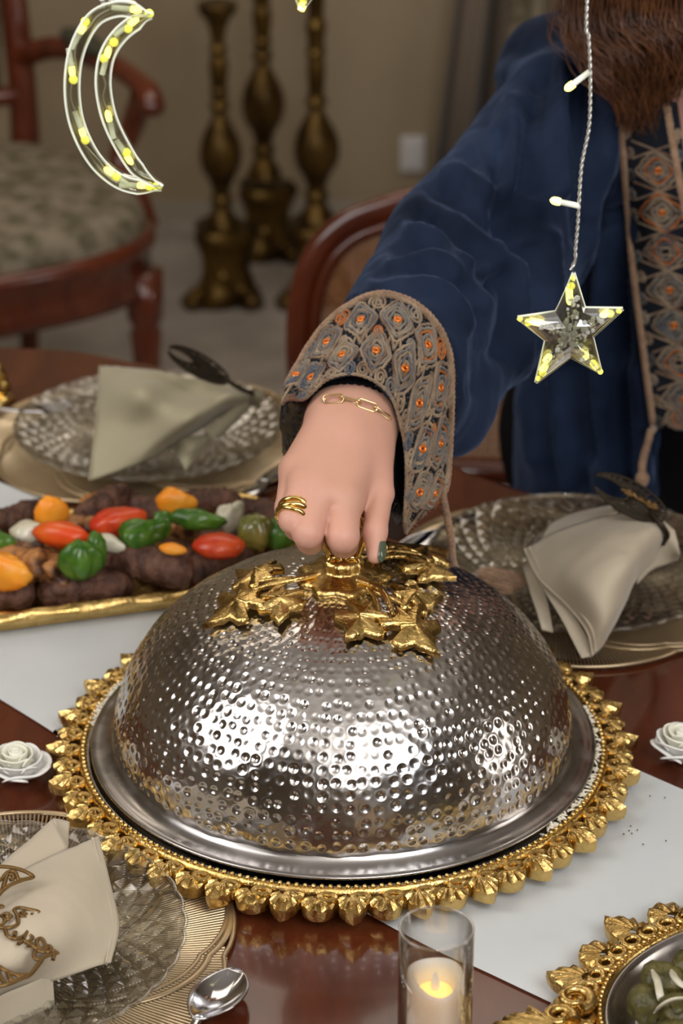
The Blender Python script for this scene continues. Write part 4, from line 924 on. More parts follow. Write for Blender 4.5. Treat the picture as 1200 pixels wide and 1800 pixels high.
# ---------- head, neck and torso under the clothes
def body_sdf(P):
    hc = np.array((.315, 2.02, 1.285))
    d = ell(P, hc, (.074, .092, .098)); d = smin(d, ell(P, hc + [0, -.035, -.060], (.050, .055, .055)), .03)          # skull + jaw
    d = smin(d, rcone(P, hc + [0, -.082, -.010], hc + [0, -.103, -.038], .007, .013), .010)                      # nose
    d = smin(d, ell(P, hc + [0, -.078, -.066], (.021, .013, .006)), .008)                                        # lips
    d = smin(d, ell(P, hc + [0, -.078, -.096], (.020, .014, .015)), .014)                                        # chin
    for s in (-1, 1):
        q = P - (hc + [s * .031, -.093, .006]); d = d + .006 * np.exp(-(q * q).sum(-1) / (2 * .012 ** 2))          # sockets
        d = smin(d, ell(P, hc + [s * .075, .0, -.012], (.008, .018, .030)), .006)                                # ears
    d = smin(d, rcone(P, hc + [0, .02, -.06], (.325, 2.12, 1.12), .050, .055), .03)
    d = smin(d, rcone(P, (.20, 2.15, 1.075), (.46, 2.18, 1.075), .055, .055), .04); d = smin(d, rcone(P, (.33, 2.19, 1.02), (.33, 2.34, .62), .10, .12), .05)
    return d
Vb, Fb = nets(body_sdf, (.10, 1.88, .48), (.58, 2.5, 1.42), .0065)
V = np.vstack([Vh, Vb]); F = np.vstack([Fh, Fb + len(Vh)])
obj('body', mbq(V, F), M_skin, WP)
HB = bvh(Vh, Fh)
for s in (-1, 1):
    c = np.array((.315 + s * .031, 2.02 - .0715, 1.291)); e = obj('eye', MB().ball(c, .0115, 20, 14, (1.15, 1, .8)), M_eyew, WP); obj('iris', MB().ball(c + [0, -.0068, 0], .0058, 14, 10, (1, .9, 1)), M_iris, e)
    obj('upper_lid', MB().grid([[c + np.array((.0142 * math.sin(a) , -.0128 * math.cos(a) * math.cos(b), .0105 * math.sin(b))) for a in np.linspace(-1.3, 1.3, 14)] for b in np.linspace(.28, 1.4, 8)]), M_skin, WP, solid=.0008)
    obj('eyebrow', MB().tube(cr([c + [-.018, -.016, .020], c + [0, -.021, .026], c + [.018, -.016, .020]], 10), .0022, 6), M_hair, WP)
obj('lips', MB().tube(cr([(.295, 1.934, 1.219), (.315, 1.926, 1.2205), (.335, 1.934, 1.219)], 12), np.interp(np.linspace(0, 1, 12), [0, .5, 1], [.001, .005, .001]), 8), M_pink, WP)
# thumb nail
def nail():
    o, n = hit(HB, 669, 972); ax = PD(664, 990, 1.68) - PD(668, 950, 1.688); ax /= np.linalg.norm(ax)
    n = n * .4 + np.array((.80, -.42, .1)); n -= ax * (n @ ax); n /= np.linalg.norm(n); sd = np.cross(ax, n); g = []
    cN = PD(661, 968, 1.682)
    for u in np.linspace(-1, 1, 13):
        row = []
        for v in np.linspace(-1, 1, 11):
            wv = .0047 * (1 - .35 * max(0, u) ** 3) * math.sqrt(max(.02, 1 - abs(u) ** 5)); a = v * 1.1
            row.append(cN + ax * (u * .0075 + .0015) + sd * (wv * math.sin(a)) * 1.1 + n * (.0066 - .0018 * (u > 0) * u * u + .0030 * (math.cos(a) - 1)))
        g.append(row)
    obj('thumb_nail', MB().grid(g), M_nail, WP, solid=.0006, label='dark green painted thumb nail')
nail()
# rings on the ring finger
a, b = PD(533, 852, 1.694), PD(514, 914, 1.672); ax = (b - a) / np.linalg.norm(b - a)
for k, (s, rr, tw) in enumerate(((.80, .0019, 0), (.93, .0024, .16), (1.07, .0018, -.12))):
    c = a + (b - a) * (s * .93); u = np.cross(ax, (0, 0, 1.0)); u /= np.linalg.norm(u); v = np.cross(ax, u)
    m = MB(); R = .0110
    m.tube([c + (u * math.cos(x) + v * math.sin(x)) * R + ax * (.0016 * math.sin(x + tw * 9) + .0004 * math.sin(x * 5 + s * 9)) for x in np.linspace(0, 2 * PI, 70, endpoint=False)], rr, 8, True)
    obj('ring_band', m, M_gold2, WP, label='twisted yellow gold ring band on the ring finger')
# bracelet of long links
def brace():
    pix = [(572, 706), (590, 703), (610, 706), (630, 711), (652, 718), (672, 730), (688, 744)]; pts = []
    for p in pix:
        o, n = hit(HB, *p)
        if o is not None: pts.append(o + n * .0024)
    pts = cr(pts, 200); al = np.r_[0, np.cumsum(np.linalg.norm(np.diff(pts, axis=0), axis=1))]; s = 0.0; k = 0; L_ = .0135
    br = obj('bracelet', MB().ball(pts[2], .0012, 6, 4), M_goldp, WP)
    while s + L_ < al[-1]:
        p = np.array([np.interp(s, al, pts[:, i]) for i in range(3)]); q = np.array([np.interp(s + L_, al, pts[:, i]) for i in range(3)]); ax = (q - p) / np.linalg.norm(q - p); md = (p + q) / 2
        nrm = -ray(*project(md)); nrm -= ax * (nrm @ ax); nrm /= np.linalg.norm(nrm); sd = np.cross(nrm, ax)
        if k % 2: sd = sd * .3 + nrm * .5; sd /= np.linalg.norm(sd)
        W_ = .0030 if k % 2 == 0 else .0022; h = L_ / 2 + .0008; pp = []
        for x in np.linspace(0, 2 * PI, 28, endpoint=False):
            cx_, sx_ = math.cos(x), math.sin(x); pp.append(md + ax * (math.copysign(h - W_, cx_) + W_ * cx_) + sd * W_ * sx_)
        obj('link', MB().tube(pp, .00075, 6, True), M_goldp, br); s += L_ * .93; k += 1
brace()
# ---------- robe
A_, B_, C_ = PD(1000, 195, 2.13), PD(802, 440, 2.01), PD(708, 625, 1.868)
P1, P2, P3 = PD(668, 522, 1.800), PD(835, 790, 1.765), PD(620, 640, 1.93)
pn = np.cross(P2 - P1, P3 - P1); pn /= np.linalg.norm(pn)
if pn @ (PD(600, 850, 1.69) - P1) < 0: pn = -pn
def robe_sdf(P):
    s = rcone(P, A_, B_, .059, .054); s2 = rcone(P, B_, C_ + (C_ - B_) * .18, .056, .061); s = smin(s, s2, .03)
    s = smin(s, rcone(P, PD(850, 560, 2.02), PD(778, 728, 1.895), .045, .036), .03)          # sleeve hanging below
    s = smin(s, rcone(P, PD(905, 420, 2.12), PD(850, 560, 2.02), .070, .045), .05)          # loose armhole
    s = np.maximum(s, (P - P1) @ pn)
    t = rcone(P, (.20, 2.14, 1.090), (.46, 2.16, 1.085), .062, .062)
    t = smin(t, rcone(P, (.330, 2.15, 1.02), (.343, 2.245, .72), .125, .163), .05)
    t = smin(t, rcone(P, (.343, 2.245, .72), (.345, 2.30, .54), .163, .175), .03)
    d = smin(s, t, .035)
    d = np.maximum(d, -(rcone(P, (.325, 2.10, 1.10), (.31, 2.02, 1.26), .050, .075)))       # neckline
    # open front
    q = np.maximum(np.maximum(.298 - P[..., 0] - (P[..., 2] - .75) * .05, P[..., 0] - .43), P[..., 1] - 2.25)
    d = np.maximum(d, -q)
    return d
Vr, Fr = nets(robe_sdf, (-.02, 1.66, .36), (.56, 2.52, 1.19), .0048)
Nr = vnormals(Vr, Fr)
def proj_arr(V):
    d = V - CAM; D = d @ FW; return np.stack([600 + FP * (d @ RT) / D, 900 - FP * (d @ UP) / D], 1)
px = proj_arr(Vr)
FOLDS = [  # polyline in the picture, half width, height (m): folds of the cloth
 ([(940, 130), (925, 260), (915, 400), (908, 440)], 9, -.007), ([(965, 120), (955, 230), (948, 330)], 8, -.006), ([(985, 130), (985, 240), (990, 330)], 9, .006), ([(1008, 140), (1015, 260), (1022, 420)], 8, -.006),
 ([(880, 240), (890, 330), (905, 420)], 9, -.007), ([(845, 180), (850, 240), (872, 300)], 8, -.004), ([(820, 270), (855, 330), (892, 370)], 9, -.005), ([(900, 180), (905, 250), (900, 320)], 8, .005),
 ([(735, 380), (790, 395), (840, 430), (880, 480)], 9, -.007), ([(720, 400), (770, 415), (830, 460)], 8, .006), ([(700, 440), (760, 430), (820, 440), (870, 500)], 9, -.006), ([(760, 330), (820, 350), (880, 400)], 9, -.006), ([(780, 300), (830, 305), (860, 330)], 8, .005),
 ([(690, 470), (760, 455), (800, 480)], 8, .005), ([(660, 500), (730, 490), (790, 520), (830, 570)], 8, .005), ([(665, 490), (740, 478), (800, 500), (850, 560)], 8, -.006), ([(880, 500), (885, 560), (882, 620)], 10, -.010), ([(850, 560), (845, 620), (838, 680)], 9, -.006), ([(870, 470), (868, 540), (860, 600)], 9, .006),
 ([(905, 430), (915, 560), (925, 690), (945, 800)], 12, .006), ([(930, 440), (945, 600), (960, 760), (975, 860)], 9, -.007), ([(960, 420), (975, 600), (990, 760), (1000, 860)], 11, .007), ([(1005, 650), (1010, 740), (1020, 860)], 8, -.008),
 ([(1060, 420), (1050, 600), (1060, 760), (1070, 870)], 12, .008), ([(1080, 380), (1085, 560), (1095, 700), (1100, 860)], 9, -.011), ([(1040, 400), (1030, 520), (1030, 650), (1040, 800)], 9, -.008), ([(1110, 660), (1120, 760), (1130, 890)], 11, .007), ([(1150, 760), (1158, 830), (1165, 900)], 9, -.004),
 ([(1060, 130), (1062, 260), (1068, 380)], 9, .006), ([(1040, 130), (1042, 240), (1046, 360)], 7, -.007), ([(905, 90), (960, 70), (1010, 60)], 8, -.004), ([(880, 130), (930, 115), (980, 110)], 8, .004)]
disp = np.zeros(len(Vr)); view = (CAM - Vr); view /= np.linalg.norm(view, axis=1)[:, None]; fr = np.clip((Nr * view).sum(1) * 2.2, 0, 1)
for pl, wd, am in FOLDS:
    q = cr(np.array(pl, float), 30); d = np.min(np.hypot(px[:, None, 0] - q[None, :, 0], px[:, None, 1] - q[None, :, 1]), 1)
    disp += am * 2.0 * np.exp(-(d / (wd * 1.9)) ** 2)
seam = np.abs((Vr - P1) @ pn) < .012
disp = disp * fr + .0020 * hn(Vr, 38, 4) * (~seam) + .0005 * hn(Vr, 95, 2) * (~seam)
Vr = Vr + Nr * disp[:, None]
obj('velvet_robe', mbq(Vr, Fr), M_velvet, WP)
RB = bvh(Vr, Fr)
# ---------- black dress and legs (seated)
def dress_sdf(P):
    d = rcone(P, (.33, 2.20, 1.03), (.322, 2.335, .66), .085, .158); d = smin(d, rcone(P, (.32, 2.40, .70), (.33, 2.42, .56), .10, .11), .04)
    for x in (.275, .43):
        d = smin(d, rcone(P, (x, 2.36, .56), (x + .01, 1.95, .575), .088, .068), .03); d = smin(d, rcone(P, (x + .01, 1.95, .575), (x + .01, 1.93, .12), .068, .05), .02); d = smin(d, rcone(P, (x + .01, 1.94, .06), (x + .01, 1.80, .042), .042, .036), .03)
    return d
Vd, Fd = nets(dress_sdf, (.10, 1.70, .0), (.60, 2.56, 1.14), .009)
obj('black_dress', mbq(Vd, Fd), M_black, WP)
# ---------- ribbed black inner cuff
def ribcuff():
    ax = PD(680, 560, 1.86) - PD(624, 735, 1.757); ax /= np.linalg.norm(ax); c0_ = PD(624, 722, 1.7585); u = RT - ax * (RT @ ax); u /= np.linalg.norm(u); v = np.cross(ax, u); g = []
    for s, r in ((0, .93), (0, 1.0), (.004, 1.05), (.02, 1.07), (.035, 1.09), (.05, 1.10), (.07, 1.1)):
        row = []
        for x in np.linspace(0, 2 * PI, 180, endpoint=False):
            k = r * (1 + .035 * math.cos(x * 36)); row.append(c0_ + ax * s + u * (.0330 * k * math.cos(x)) + v * (.0245 * k * math.sin(x)))
        g.append(row)
    obj('ribbed_cuff', MB().grid(g, cv=True), M_black, WP)
    # loose black under sleeve hanging beside the wrist
    q = [(678, 745, 1.79), (690, 800, 1.79), (692, 860, 1.79), (694, 900, 1.79)]; g = []
    for i, (x, y, D) in enumerate(q): g.append([PD(x - 22 + 44 * t, y, D + .03 * math.sin(t * 3)) for t in np.linspace(0, 1, 8)])
    obj('inner_sleeve', MB().grid(cr(np.array(g), 16)), M_mesh, WP, solid=.001)
ribcuff()
# ---------- embroidered bell cuff
def yarn_diamond(S, N, u, v, hu, hv, parent, mats, r=.0012, turns=4, bead=True, rot=0):
    """S(u,v) -> point on the cloth, N(u,v) -> normal"""
    rd = random.Random(int(u * 997 + v * 131)); m = MB(); out = None
    for k in range(turns):
        s = 1 - k / (turns + .3); pts = []; mat_i = 0 if k % 2 == 0 else 1
        if k == 0: mat_i = rd.choice([0, 0, 3, 3, 0, 3, 0, 2])
        if k == 2: mat_i = rd.choice([1, 3, 0, 3, 2])
        m.cur = mat_i
        for a in np.linspace(0, 2 * PI, 40, endpoint=False):
            c_, s_ = math.cos(a), math.sin(a); p = 1.18 if k < 2 else 1.5; n_ = (abs(c_) ** p + abs(s_) ** p) ** (1 / p); jx = 1 + rd.uniform(-.05, .05)
            uu = u + hu * s * c_ / n_ * jx + hu * .05 * math.sin(a * 3 + k); vv = v + hv * s * s_ / n_ * jx; pts.append(S(uu, vv) + N(uu, vv) * (.0012 + .0006 * (k % 2)))
        m.tube(pts, r * rd.uniform(.85, 1.1), 5, True)
    o = obj('yarn_diamond', m, mats, parent)
    if bead:
        p0, n0 = S(u, v), N(u, v); x_ = S(u + hu * .2, v) - p0; x_ /= np.linalg.norm(x_); y_ = np.cross(n0, x_)
        R_ = .0034; b = MB().tube([p0 + n0 * .002 + (x_ * math.cos(a) + y_ * math.sin(a)) * R_ * .62 for a in np.linspace(0, 2 * PI, 14, endpoint=False)], R_ * .42, 6, True, flat=.8)
        obj('sequin', b, M_bead, parent)
def yarn_scroll(S, N, u, v, hu, hv, parent, m_, r=.0010, sgn=1, t0=0):
    m = MB(); pts = []
    for a in np.linspace(0, 4.2 * PI, 44):
        s = 1 - .82 * a / (4.2 * PI); pts.append(S(u + hu * s * math.cos(t0 + sgn * a), v + hv * s * math.sin(t0 + sgn * a)) + N(u, v) * .0014)
    m.tube(pts, r, 5); obj('yarn_scroll', m, m_, parent)
def surf(ctrl, nu, nv, cu):
    G = patch(ctrl, nu, nv, cu=cu)
    def S(u, v):
        u = (u % 1) * nu if cu else min(max(u, 0), 1) * (nu - 1); v = min(max(v, 0), .9999) * (nv - 1); i = int(u); j = int(v); fu, fv = u - i, v - j; i2 = (i + 1) % nu if cu else min(i + 1, nu - 1); j2 = min(j + 1, nv - 1)
        i = i % nu
        return (G[i, j] * (1 - fu) + G[i2, j] * fu) * (1 - fv) + (G[i, j2] * (1 - fu) + G[i2, j2] * fu) * fv
    return G, S
# seam ring A (sleeve side) and opening ring B, starting at the left corner and running over the top to the lower right, then back underneath
ringA = [(508, 682, 1.760), (533, 628, 1.775), (572, 572, 1.79), (618, 536, 1.80), (668, 518, 1.805), (722, 532, 1.80), (765, 570, 1.79), (788, 625, 1.785), (791, 700, 1.78), (788, 780, 1.775), (782, 850, 1.775),
         (765, 880, 1.80), (745, 800, 1.86), (700, 700, 1.93), (640, 640, 1.93), (560, 650, 1.88)]
mid = [(500, 692, 1.752), (535, 660, 1.757), (578, 622, 1.765), (622, 594, 1.765), (668, 588, 1.765), (712, 606, 1.762), (742, 645, 1.760), (755, 700, 1.757), (757, 770, 1.752), (752, 835, 1.750), (744, 890, 1.755),
       (735, 905, 1.79), (715, 850, 1.83), (660, 790, 1.87), (585, 730, 1.87), (520, 720, 1.84)]
ringB = [(497, 712, 1.745), (536, 703, 1.742), (572, 672, 1.737), (612, 660, 1.733), (652, 670, 1.733), (684, 698, 1.735), (700, 742, 1.738), (710, 790, 1.738), (712, 840, 1.738), (710, 885, 1.742), (708, 925, 1.750),
         (712, 942, 1.775), (690, 945, 1.80), (625, 905, 1.81), (548, 845, 1.81), (500, 800, 1.80)]
ctrl = [[PD(*a), PD(*b), PD(*c)] for a, b, c in zip(ringA, mid, ringB)]
NU = 160; G, S0 = surf(ctrl, NU, 24, True)
cen = G.reshape(-1, 3).mean(0)
def Sc(u, v): return S0(u, v)
def Nc(u, v):
    a = S0(u + .01, v) - S0(u - .01, v); b = S0(u, min(v + .05, 1)) - S0(u, max(v - .05, 0)); n = np.cross(a, b); n /= np.linalg.norm(n) + 1e-12
    c = (ctrl_c(u) - S0(u, v)); return -n if n @ c > 0 else n
CEN = [np.mean(G[:, j], 0) for j in range(24)]
def ctrl_c(u): return CEN[12]
G2 = G + .0012 * hn(G, 70, 1)[..., None]
cm = MB().grid(G2, cu=True)
cm.mi = [1 if .672 < (i // 23) / NU < .985 else 0 for i in range(len(cm.f))]
cuffo = obj('bell_cuff', cm, [M_mesh, M_netb], WP, solid=.0010, label='black net cuff embroidered with brown and orange yarn diamonds')
front = [(.075, .42), (.16, .30), (.245, .62), (.32, .30), (.40, .64), (.455, .28), (.52, .62), (.575, .28), (.63, .66)]
mats4 = [M_y1, M_y4, M_y3, M_y2]
for k, (u, v) in enumerate([(.035, .50), (.105, .30), (.125, .78), (.185, .52), (.255, .24), (.285, .66), (.345, .30), (.40, .68), (.425, .26), (.485, .62), (.515, .24), (.575, .60), (.610, .26), (.645, .68)]):
    pass
UF = .655   # the front face of the cuff runs from u=0 to about here
rowsD = [(UF * (k + .5) / 8, .30) for k in range(8)] + [(UF * k / 8, .70) for k in range(1, 8)]
for k, (u, v) in enumerate(rowsD): yarn_diamond(Sc, Nc, u, v, UF / 16 * .93, .25, cuffo, mats4, .00125, 5, True)
for k in range(9):
    yarn_scroll(Sc, Nc, UF * k / 8 * .98 + .004, .12, .020, .10, cuffo, [M_y2, M_y4, M_y3][k % 3], sgn=1 if k % 2 else -1, t0=k)
for k in range(8):
    yarn_scroll(Sc, Nc, UF * (k + .30) / 8, .93, .017, .09, cuffo, [M_y2, M_y1, M_y4][k % 3], sgn=-1 if k % 2 else 1, t0=k * 2)
    yarn_scroll(Sc, Nc, UF * (k + .72) / 8, .93, .017, .09, cuffo, [M_y4, M_y2, M_y1][k % 3], sgn=1 if k % 2 else -1, t0=k * 2 + 1)
    yarn_scroll(Sc, Nc, UF * (k + 1) / 8, .48, .012, .07, cuffo, [M_y4, M_y2, M_y3][k % 3], sgn=1, t0=k)
# lattice lines crossing between diamonds
m = MB()
for k in range(8):
    for (ua, va, ub, vb) in ((k, .05, k + .5, .62), (k + 1, .05, k + .5, .62), (k + .5, .32, k + 1, .97), (k + .5, .32, k, .97)):
        q = [Sc(UF * (ua + (ub - ua) * t) / 8, va + (vb - va) * t) + Nc(UF * (ua + (ub - ua) * t) / 8, va + (vb - va) * t) * .001 for t in np.linspace(0, 1, 12)]; m.tube(q, .0011, 5)
obj('yarn_lattice', m, M_y1, cuffo, kind='stuff')
# inside of the far flap: darker, flattened embroidery seen through the net
m = MB(); rd = random.Random(5)
for k in range(46):
    u, v = rd.uniform(.70, .985), rd.uniform(.15, .92); hu, hv = rd.uniform(.006, .015), rd.uniform(.05, .13); t0 = rd.uniform(0, 6)
    q = [Sc(u + hu * (1 - a / 16) * math.cos(t0 + a), v + hv * (1 - a / 16) * math.sin(t0 + a)) - Nc(u, v) * .0016 for a in np.linspace(0, 11, 34)]; m.tube(q, .0007, 4)
obj('back_stitching', m, M_y5, cuffo, kind='stuff')
def fuzz(Sf, Nf, n, u0, u1, parent, seed=1):
    rd = random.Random(seed); m = MB()
    for k in range(n):
        u, v = rd.uniform(u0, u1), rd.uniform(.0, 1.0); p = Sf(u, v) + Nf(u, v) * .0015; d = np.array((rd.gauss(0, 1), rd.gauss(0, 1), rd.gauss(0, 1))) * .0022 + Nf(u, v) * .0014
        m.tube([p, p + d * .5 + [0, 0, .0004], p + d], [.00013, .00012, .00005], 3, caps=False)
    obj('yarn_fuzz', m, M_y1, parent, kind='stuff')
fuzz(Sc, Nc, 1800, .0, .655, cuffo)
def cordtube(pts, r, parent, name='trim_cord', n=None, m_=M_cord, strands=3, pitch=.012):
    P = cr(np.array(pts), n or len(pts) * 14); al = np.r_[0, np.cumsum(np.linalg.norm(np.diff(P, axis=0), axis=1))]; t = np.gradient(P, axis=0); t /= np.linalg.norm(t, axis=1)[:, None] + 1e-9; m = MB()
    K_ = max(len(P), int(al[-1] / .0016)); Pn = np.stack([np.interp(np.linspace(0, al[-1], K_), al, P[:, i]) for i in range(3)], 1); tn = np.gradient(Pn, axis=0); tn /= np.linalg.norm(tn, axis=1)[:, None]; s = np.linspace(0, al[-1], K_)
    up = np.array((.3, .2, 1.0)); u = np.cross(tn, up); u /= np.linalg.norm(u, axis=1)[:, None]; v = np.cross(tn, u)
    for k in range(strands):
        a = s / pitch * 2 * PI + 2 * PI * k / strands; m.tube(Pn + (u * np.cos(a)[:, None] + v * np.sin(a)[:, None]) * r * .5, r * .62, 5)
    return obj(name, m, m_, parent)
ec = [Sc(u, .0) + Nc(u, .02) * .0016 for u in np.linspace(-.01, .64, 34)]
cordtube(ec, .0022, cuffo)
cordtube([Sc(u, .035) + Nc(u, .04) * .0016 for u in np.linspace(.0, .62, 30)], .0016, cuffo, 'trim_yarn', m_=M_y1)
eb = [Sc(u, .99) + Nc(u, .97) * .0008 for u in np.linspace(.0, .66, 40)]
cordtube(eb, .0013, cuffo, 'hem_yarn', m_=M_y2)
# hanging cord and its tassel on the right plate
tcP = [Sc(.62, .02) + [0, 0, 0], PD(778, 870, 1.775), PD(785, 905, 1.79), PD(793, 950, 1.80), PD(797, 990, 1.82), PD(815, 1015, 1.87), PZ(838, 1012, .782)]
cordtube(tcP, .0028, WP, 'hanging_cord')
def tassel(root, tip, up, n, L, spread, parent, r=.00055, seed=0):
    rd = random.Random(seed); m = MB(); ax = tip - root; La = np.linalg.norm(ax); ax /= La; sd = np.cross(ax, up); sd /= np.linalg.norm(sd)
    for k in range(n):
        o1, o2 = rd.uniform(-1, 1), rd.uniform(0, 1); cv = rd.uniform(.6, 1.25); q = []
        for s in np.linspace(0, 1, 10): q.append(root + ax * L * s * cv * .85 + sd * (spread * o1 * math.sin(min(1, s * 1.6) * PI / 2) - .022 * s * s * s) + np.array(up) * (.006 * o2 * math.sin(s * 3) + .004 * o2))
        m.tube(q, r, 4)
    return obj('tassel', m, M_cord, parent)
tassel(PZ(838, 1010, .784), PZ(890, 1062, .770), np.array((0, 0, 1.0)), 170, .030, .012, WP, seed=2)
# ---------- embroidered front band on the robe
def on_robe(x, y, off=.004):
    o, n = hit(RB, x, y)
    return None if o is None else o - ray(x, y) / np.linalg.norm(ray(x, y)) * off
ctrl = []
for k in range(9):
    t = k / 8; y = 175 + (752 - 175) * t; xl = np.interp(y, [175, 245, 500, 752], [1082, 1091, 1115, 1148]); xr = xl + 108; row = []
    for s in (0, .33, .66, 1):
        x = xl + (xr - xl) * s; D = 2.045 + .19 * (y - 175) / 577; o = on_robe(min(x, 1140), y, 0); base = o if o is not None else PD(x, y, D)
        d = (base - CAM) @ FW; row.append(PD(x, y + 4 * s, d - .006 - .004 * math.sin(s * PI)))
    ctrl.append(row)
Gp, Sp = surf(ctrl, 80, 16, False)
def Np(u, v): return -ray(1140, 480) / np.linalg.norm(ray(1140, 480))
band = obj('front_band', MB().grid(Gp), M_mesh, WP, solid=.0015, label='black front band embroidered with a column of yarn diamonds')
ys = [298, 372, 440, 508, 570, 636, 700, 745]
for k, y in enumerate(ys):
    u = (y - 175) / 577; yarn_diamond(Sp, Np, min(u, .97), .56, .058, .37, band, mats4, .00125, 5, k not in (2, 5), 0)
for k in range(15):
    u = .10 + .88 * k / 14; yarn_scroll(Sp, Np, u, .10, .020, .085, band, [M_y4, M_y2, M_y5][k % 3], .0009, 1 if k % 2 else -1, k); yarn_scroll(Sp, Np, u, .95, .020, .05, band, [M_y2, M_y4, M_y5][k % 3], .0009, -1, k)
m = MB()
for k in range(8):
    u0 = (np.array([262, 335, 406, 474, 539, 603, 668, 728])[k] - 175) / 577
    for s in (-1, 1): m.tube([Sp(u0 + s * .055 * (t - .5), .15 + .8 * t) + Np(0, 0) * .002 for t in np.linspace(0, 1, 12)], .0010, 5)
obj('yarn_lattice', m, M_y2, band, kind='stuff')
cordtube([Sp(u, -.0) + Np(0, 0) * .0015 for u in np.linspace(.08, 1, 26)] + [PD(1143, 760, 2.22), PD(1136, 785, 2.222), PD(1129, 812, 2.224), PD(1128, 830, 2.224)], .0032, band)
cordtube([PD(1166, 140, 2.03), PD(1172, 190, 2.03), PD(1182, 250, 2.04), PD(1192, 310, 2.05), PD(1206, 380, 2.06), PD(1225, 480, 2.08)], .0032, band)
cordtube([PD(1112, 148, 2.02), PD(1140, 152, 2.015), PD(1163, 150, 2.02)], .0028, band)
obj('cord_knob', MB().ball(PD(1128, 843, 2.222), .0062, 14, 10, (1, 1, 1.25), lambda d: 1 + .06 * math.cos(9 * math.atan2(d[1], d[0]))), M_cord, WP)
# ---------- hair
def hair():
    rd = random.Random(11); m = MB(); hc = np.array((.315, 2.02, 1.285))
    locks = [  # guides root -> tip in the world
      [hc + [-.05, .01, .09], hc + [-.095, -.02, .02], PD(1052, 30, 2.03), PD(1075, 110, 2.02), PD(1105, 170, 2.03), PD(1118, 232, 2.05)],
      [hc + [-.04, -.03, .095], hc + [-.085, -.05, .02], PD(1085, 20, 2.01), PD(1112, 90, 2.00), PD(1130, 150, 2.02), PD(1128, 222, 2.045)],
      [hc + [-.05, .03, .08], hc + [-.10, .02, .0], PD(1035, 20, 2.06), PD(1045, 70, 2.05), PD(1068, 120, 2.05), PD(1090, 175, 2.06)],
      [hc + [-.03, -.05, .09], hc + [-.07, -.07, .01], PD(1120, 10, 1.99), PD(1146, 60, 1.985), PD(1160, 110, 2.0), PD(1150, 190, 2.03)],
      [hc + [-.02, -.06, .085], hc + [-.055, -.085, .02], PD(1150, 10, 1.975), PD(1172, 60, 1.975), PD(1180, 120, 1.99), PD(1165, 180, 2.02)],
      [hc + [-.06, .05, .06], hc + [-.095, .06, -.02], PD(1040, 60, 2.10), PD(1010, 95, 2.09), PD(1000, 100, 2.08)]]
    for s in (1,):
        locks += [[hc + [.05, .01, .09], hc + [.095, -.01, .0], hc + [.10, -.0, -.09], hc + [.11, -.0, -.17], hc + [.10, -.02, -.25]], [hc + [.04, -.03, .095], hc + [.085, -.05, .02], hc + [.09, -.05, -.06], hc + [.10, -.04, -.14], hc + [.09, -.04, -.22]],
                  [hc + [0, .05, .09], hc + [0, .11, .02], hc + [0, .12, -.08], hc + [-.01, .13, -.18]], [hc + [-.05, .05, .08], hc + [-.06, .10, .0], hc + [-.07, .11, -.1], hc + [-.06, .13, -.2]], [hc + [.05, .05, .08], hc + [.06, .10, .0], hc + [.07, .11, -.1], hc + [.06, .13, -.2]]]
    for li, g in enumerate(locks):
        g = np.array(g, float); n = 330 if li < 5 else (26 if li == 5 else 60)
        P = cr(g, 22); wd = .024 if li < 5 else (.006 if li == 5 else .03)
        for k in range(n):
            a, b = rd.gauss(0, 1) * .5, rd.gauss(0, 1) * .5; ph = rd.uniform(0, 6); cl = rd.randrange(7); fr_ = rd.uniform(.62, 1.05); q = []
            n_ = 18
            for i in range(n_):
                t = i / (n_ - 1) * min(1, fr_); p = P[min(21, int(t * 21))] + (P[min(21, int(t * 21) + 1)] - P[min(21, int(t * 21))]) * (t * 21 - int(t * 21))
                tap = (math.sin(min(1, t * 2.2) * PI / 2) * (1 - .55 * t ** 2))
                q.append(p + np.array((a * wd * tap + .007 * math.sin(t * 10 + ph * .25 + cl), b * wd * tap + .004 * math.cos(t * 8 + cl), .003 * math.sin(t * 11 + ph))))
            m.tube(q, np.linspace(.00075, .0003, n_) if li != 5 else np.linspace(.0009, .0004, n_), 4, caps=False)
    capf = lambda P: np.maximum(smin(ell(P, hc + [0, .012, .012], (.083, .100, .104)), rcone(P, hc + [0, .06, 0], hc + [0, .10, -.14], .05, .05), .04), -ell(P, hc + [0, -.10, -.04], (.062, .07, .10)))
    Vc, Fc = nets(capf, (.2, 1.88, 1.08), (.44, 2.22, 1.42), .006); obj('hair_cap', mbq(Vc, Fc), M_hair, WP)
    obj('hair_strands', m, M_hair, WP, kind='stuff')
hair()
# ================= FAIRY LIGHTS (a curtain of hanging ornaments, plane Y = 1.45)
YL = 1.45
def L(x, y, dy=0.0): return PY(x, y, YL + dy)
def led(parent, p, d, r=.0023, sleeve=True):
    d = np.asarray(d, float); d /= np.linalg.norm(d); m = MB(); m.tube([p - d * .0035, p - d * .001, p + d * .0012, p + d * .0026, p + d * .0032], [r * .9, r, r * .9, r * .55, r * .15], 10)
    o = obj('led', m, M_led, parent)
    if sleeve: obj('led_sleeve', MB().tube([p - d * .015, p - d * .004], r * .85, 8), M_ledw, o)
def wire_twist(P, parent, r=.0009, name='twisted_wire'):
    return cordtube(P, r * 1.25, parent, name, strands=2, pitch=.009, m_=M_wirein)
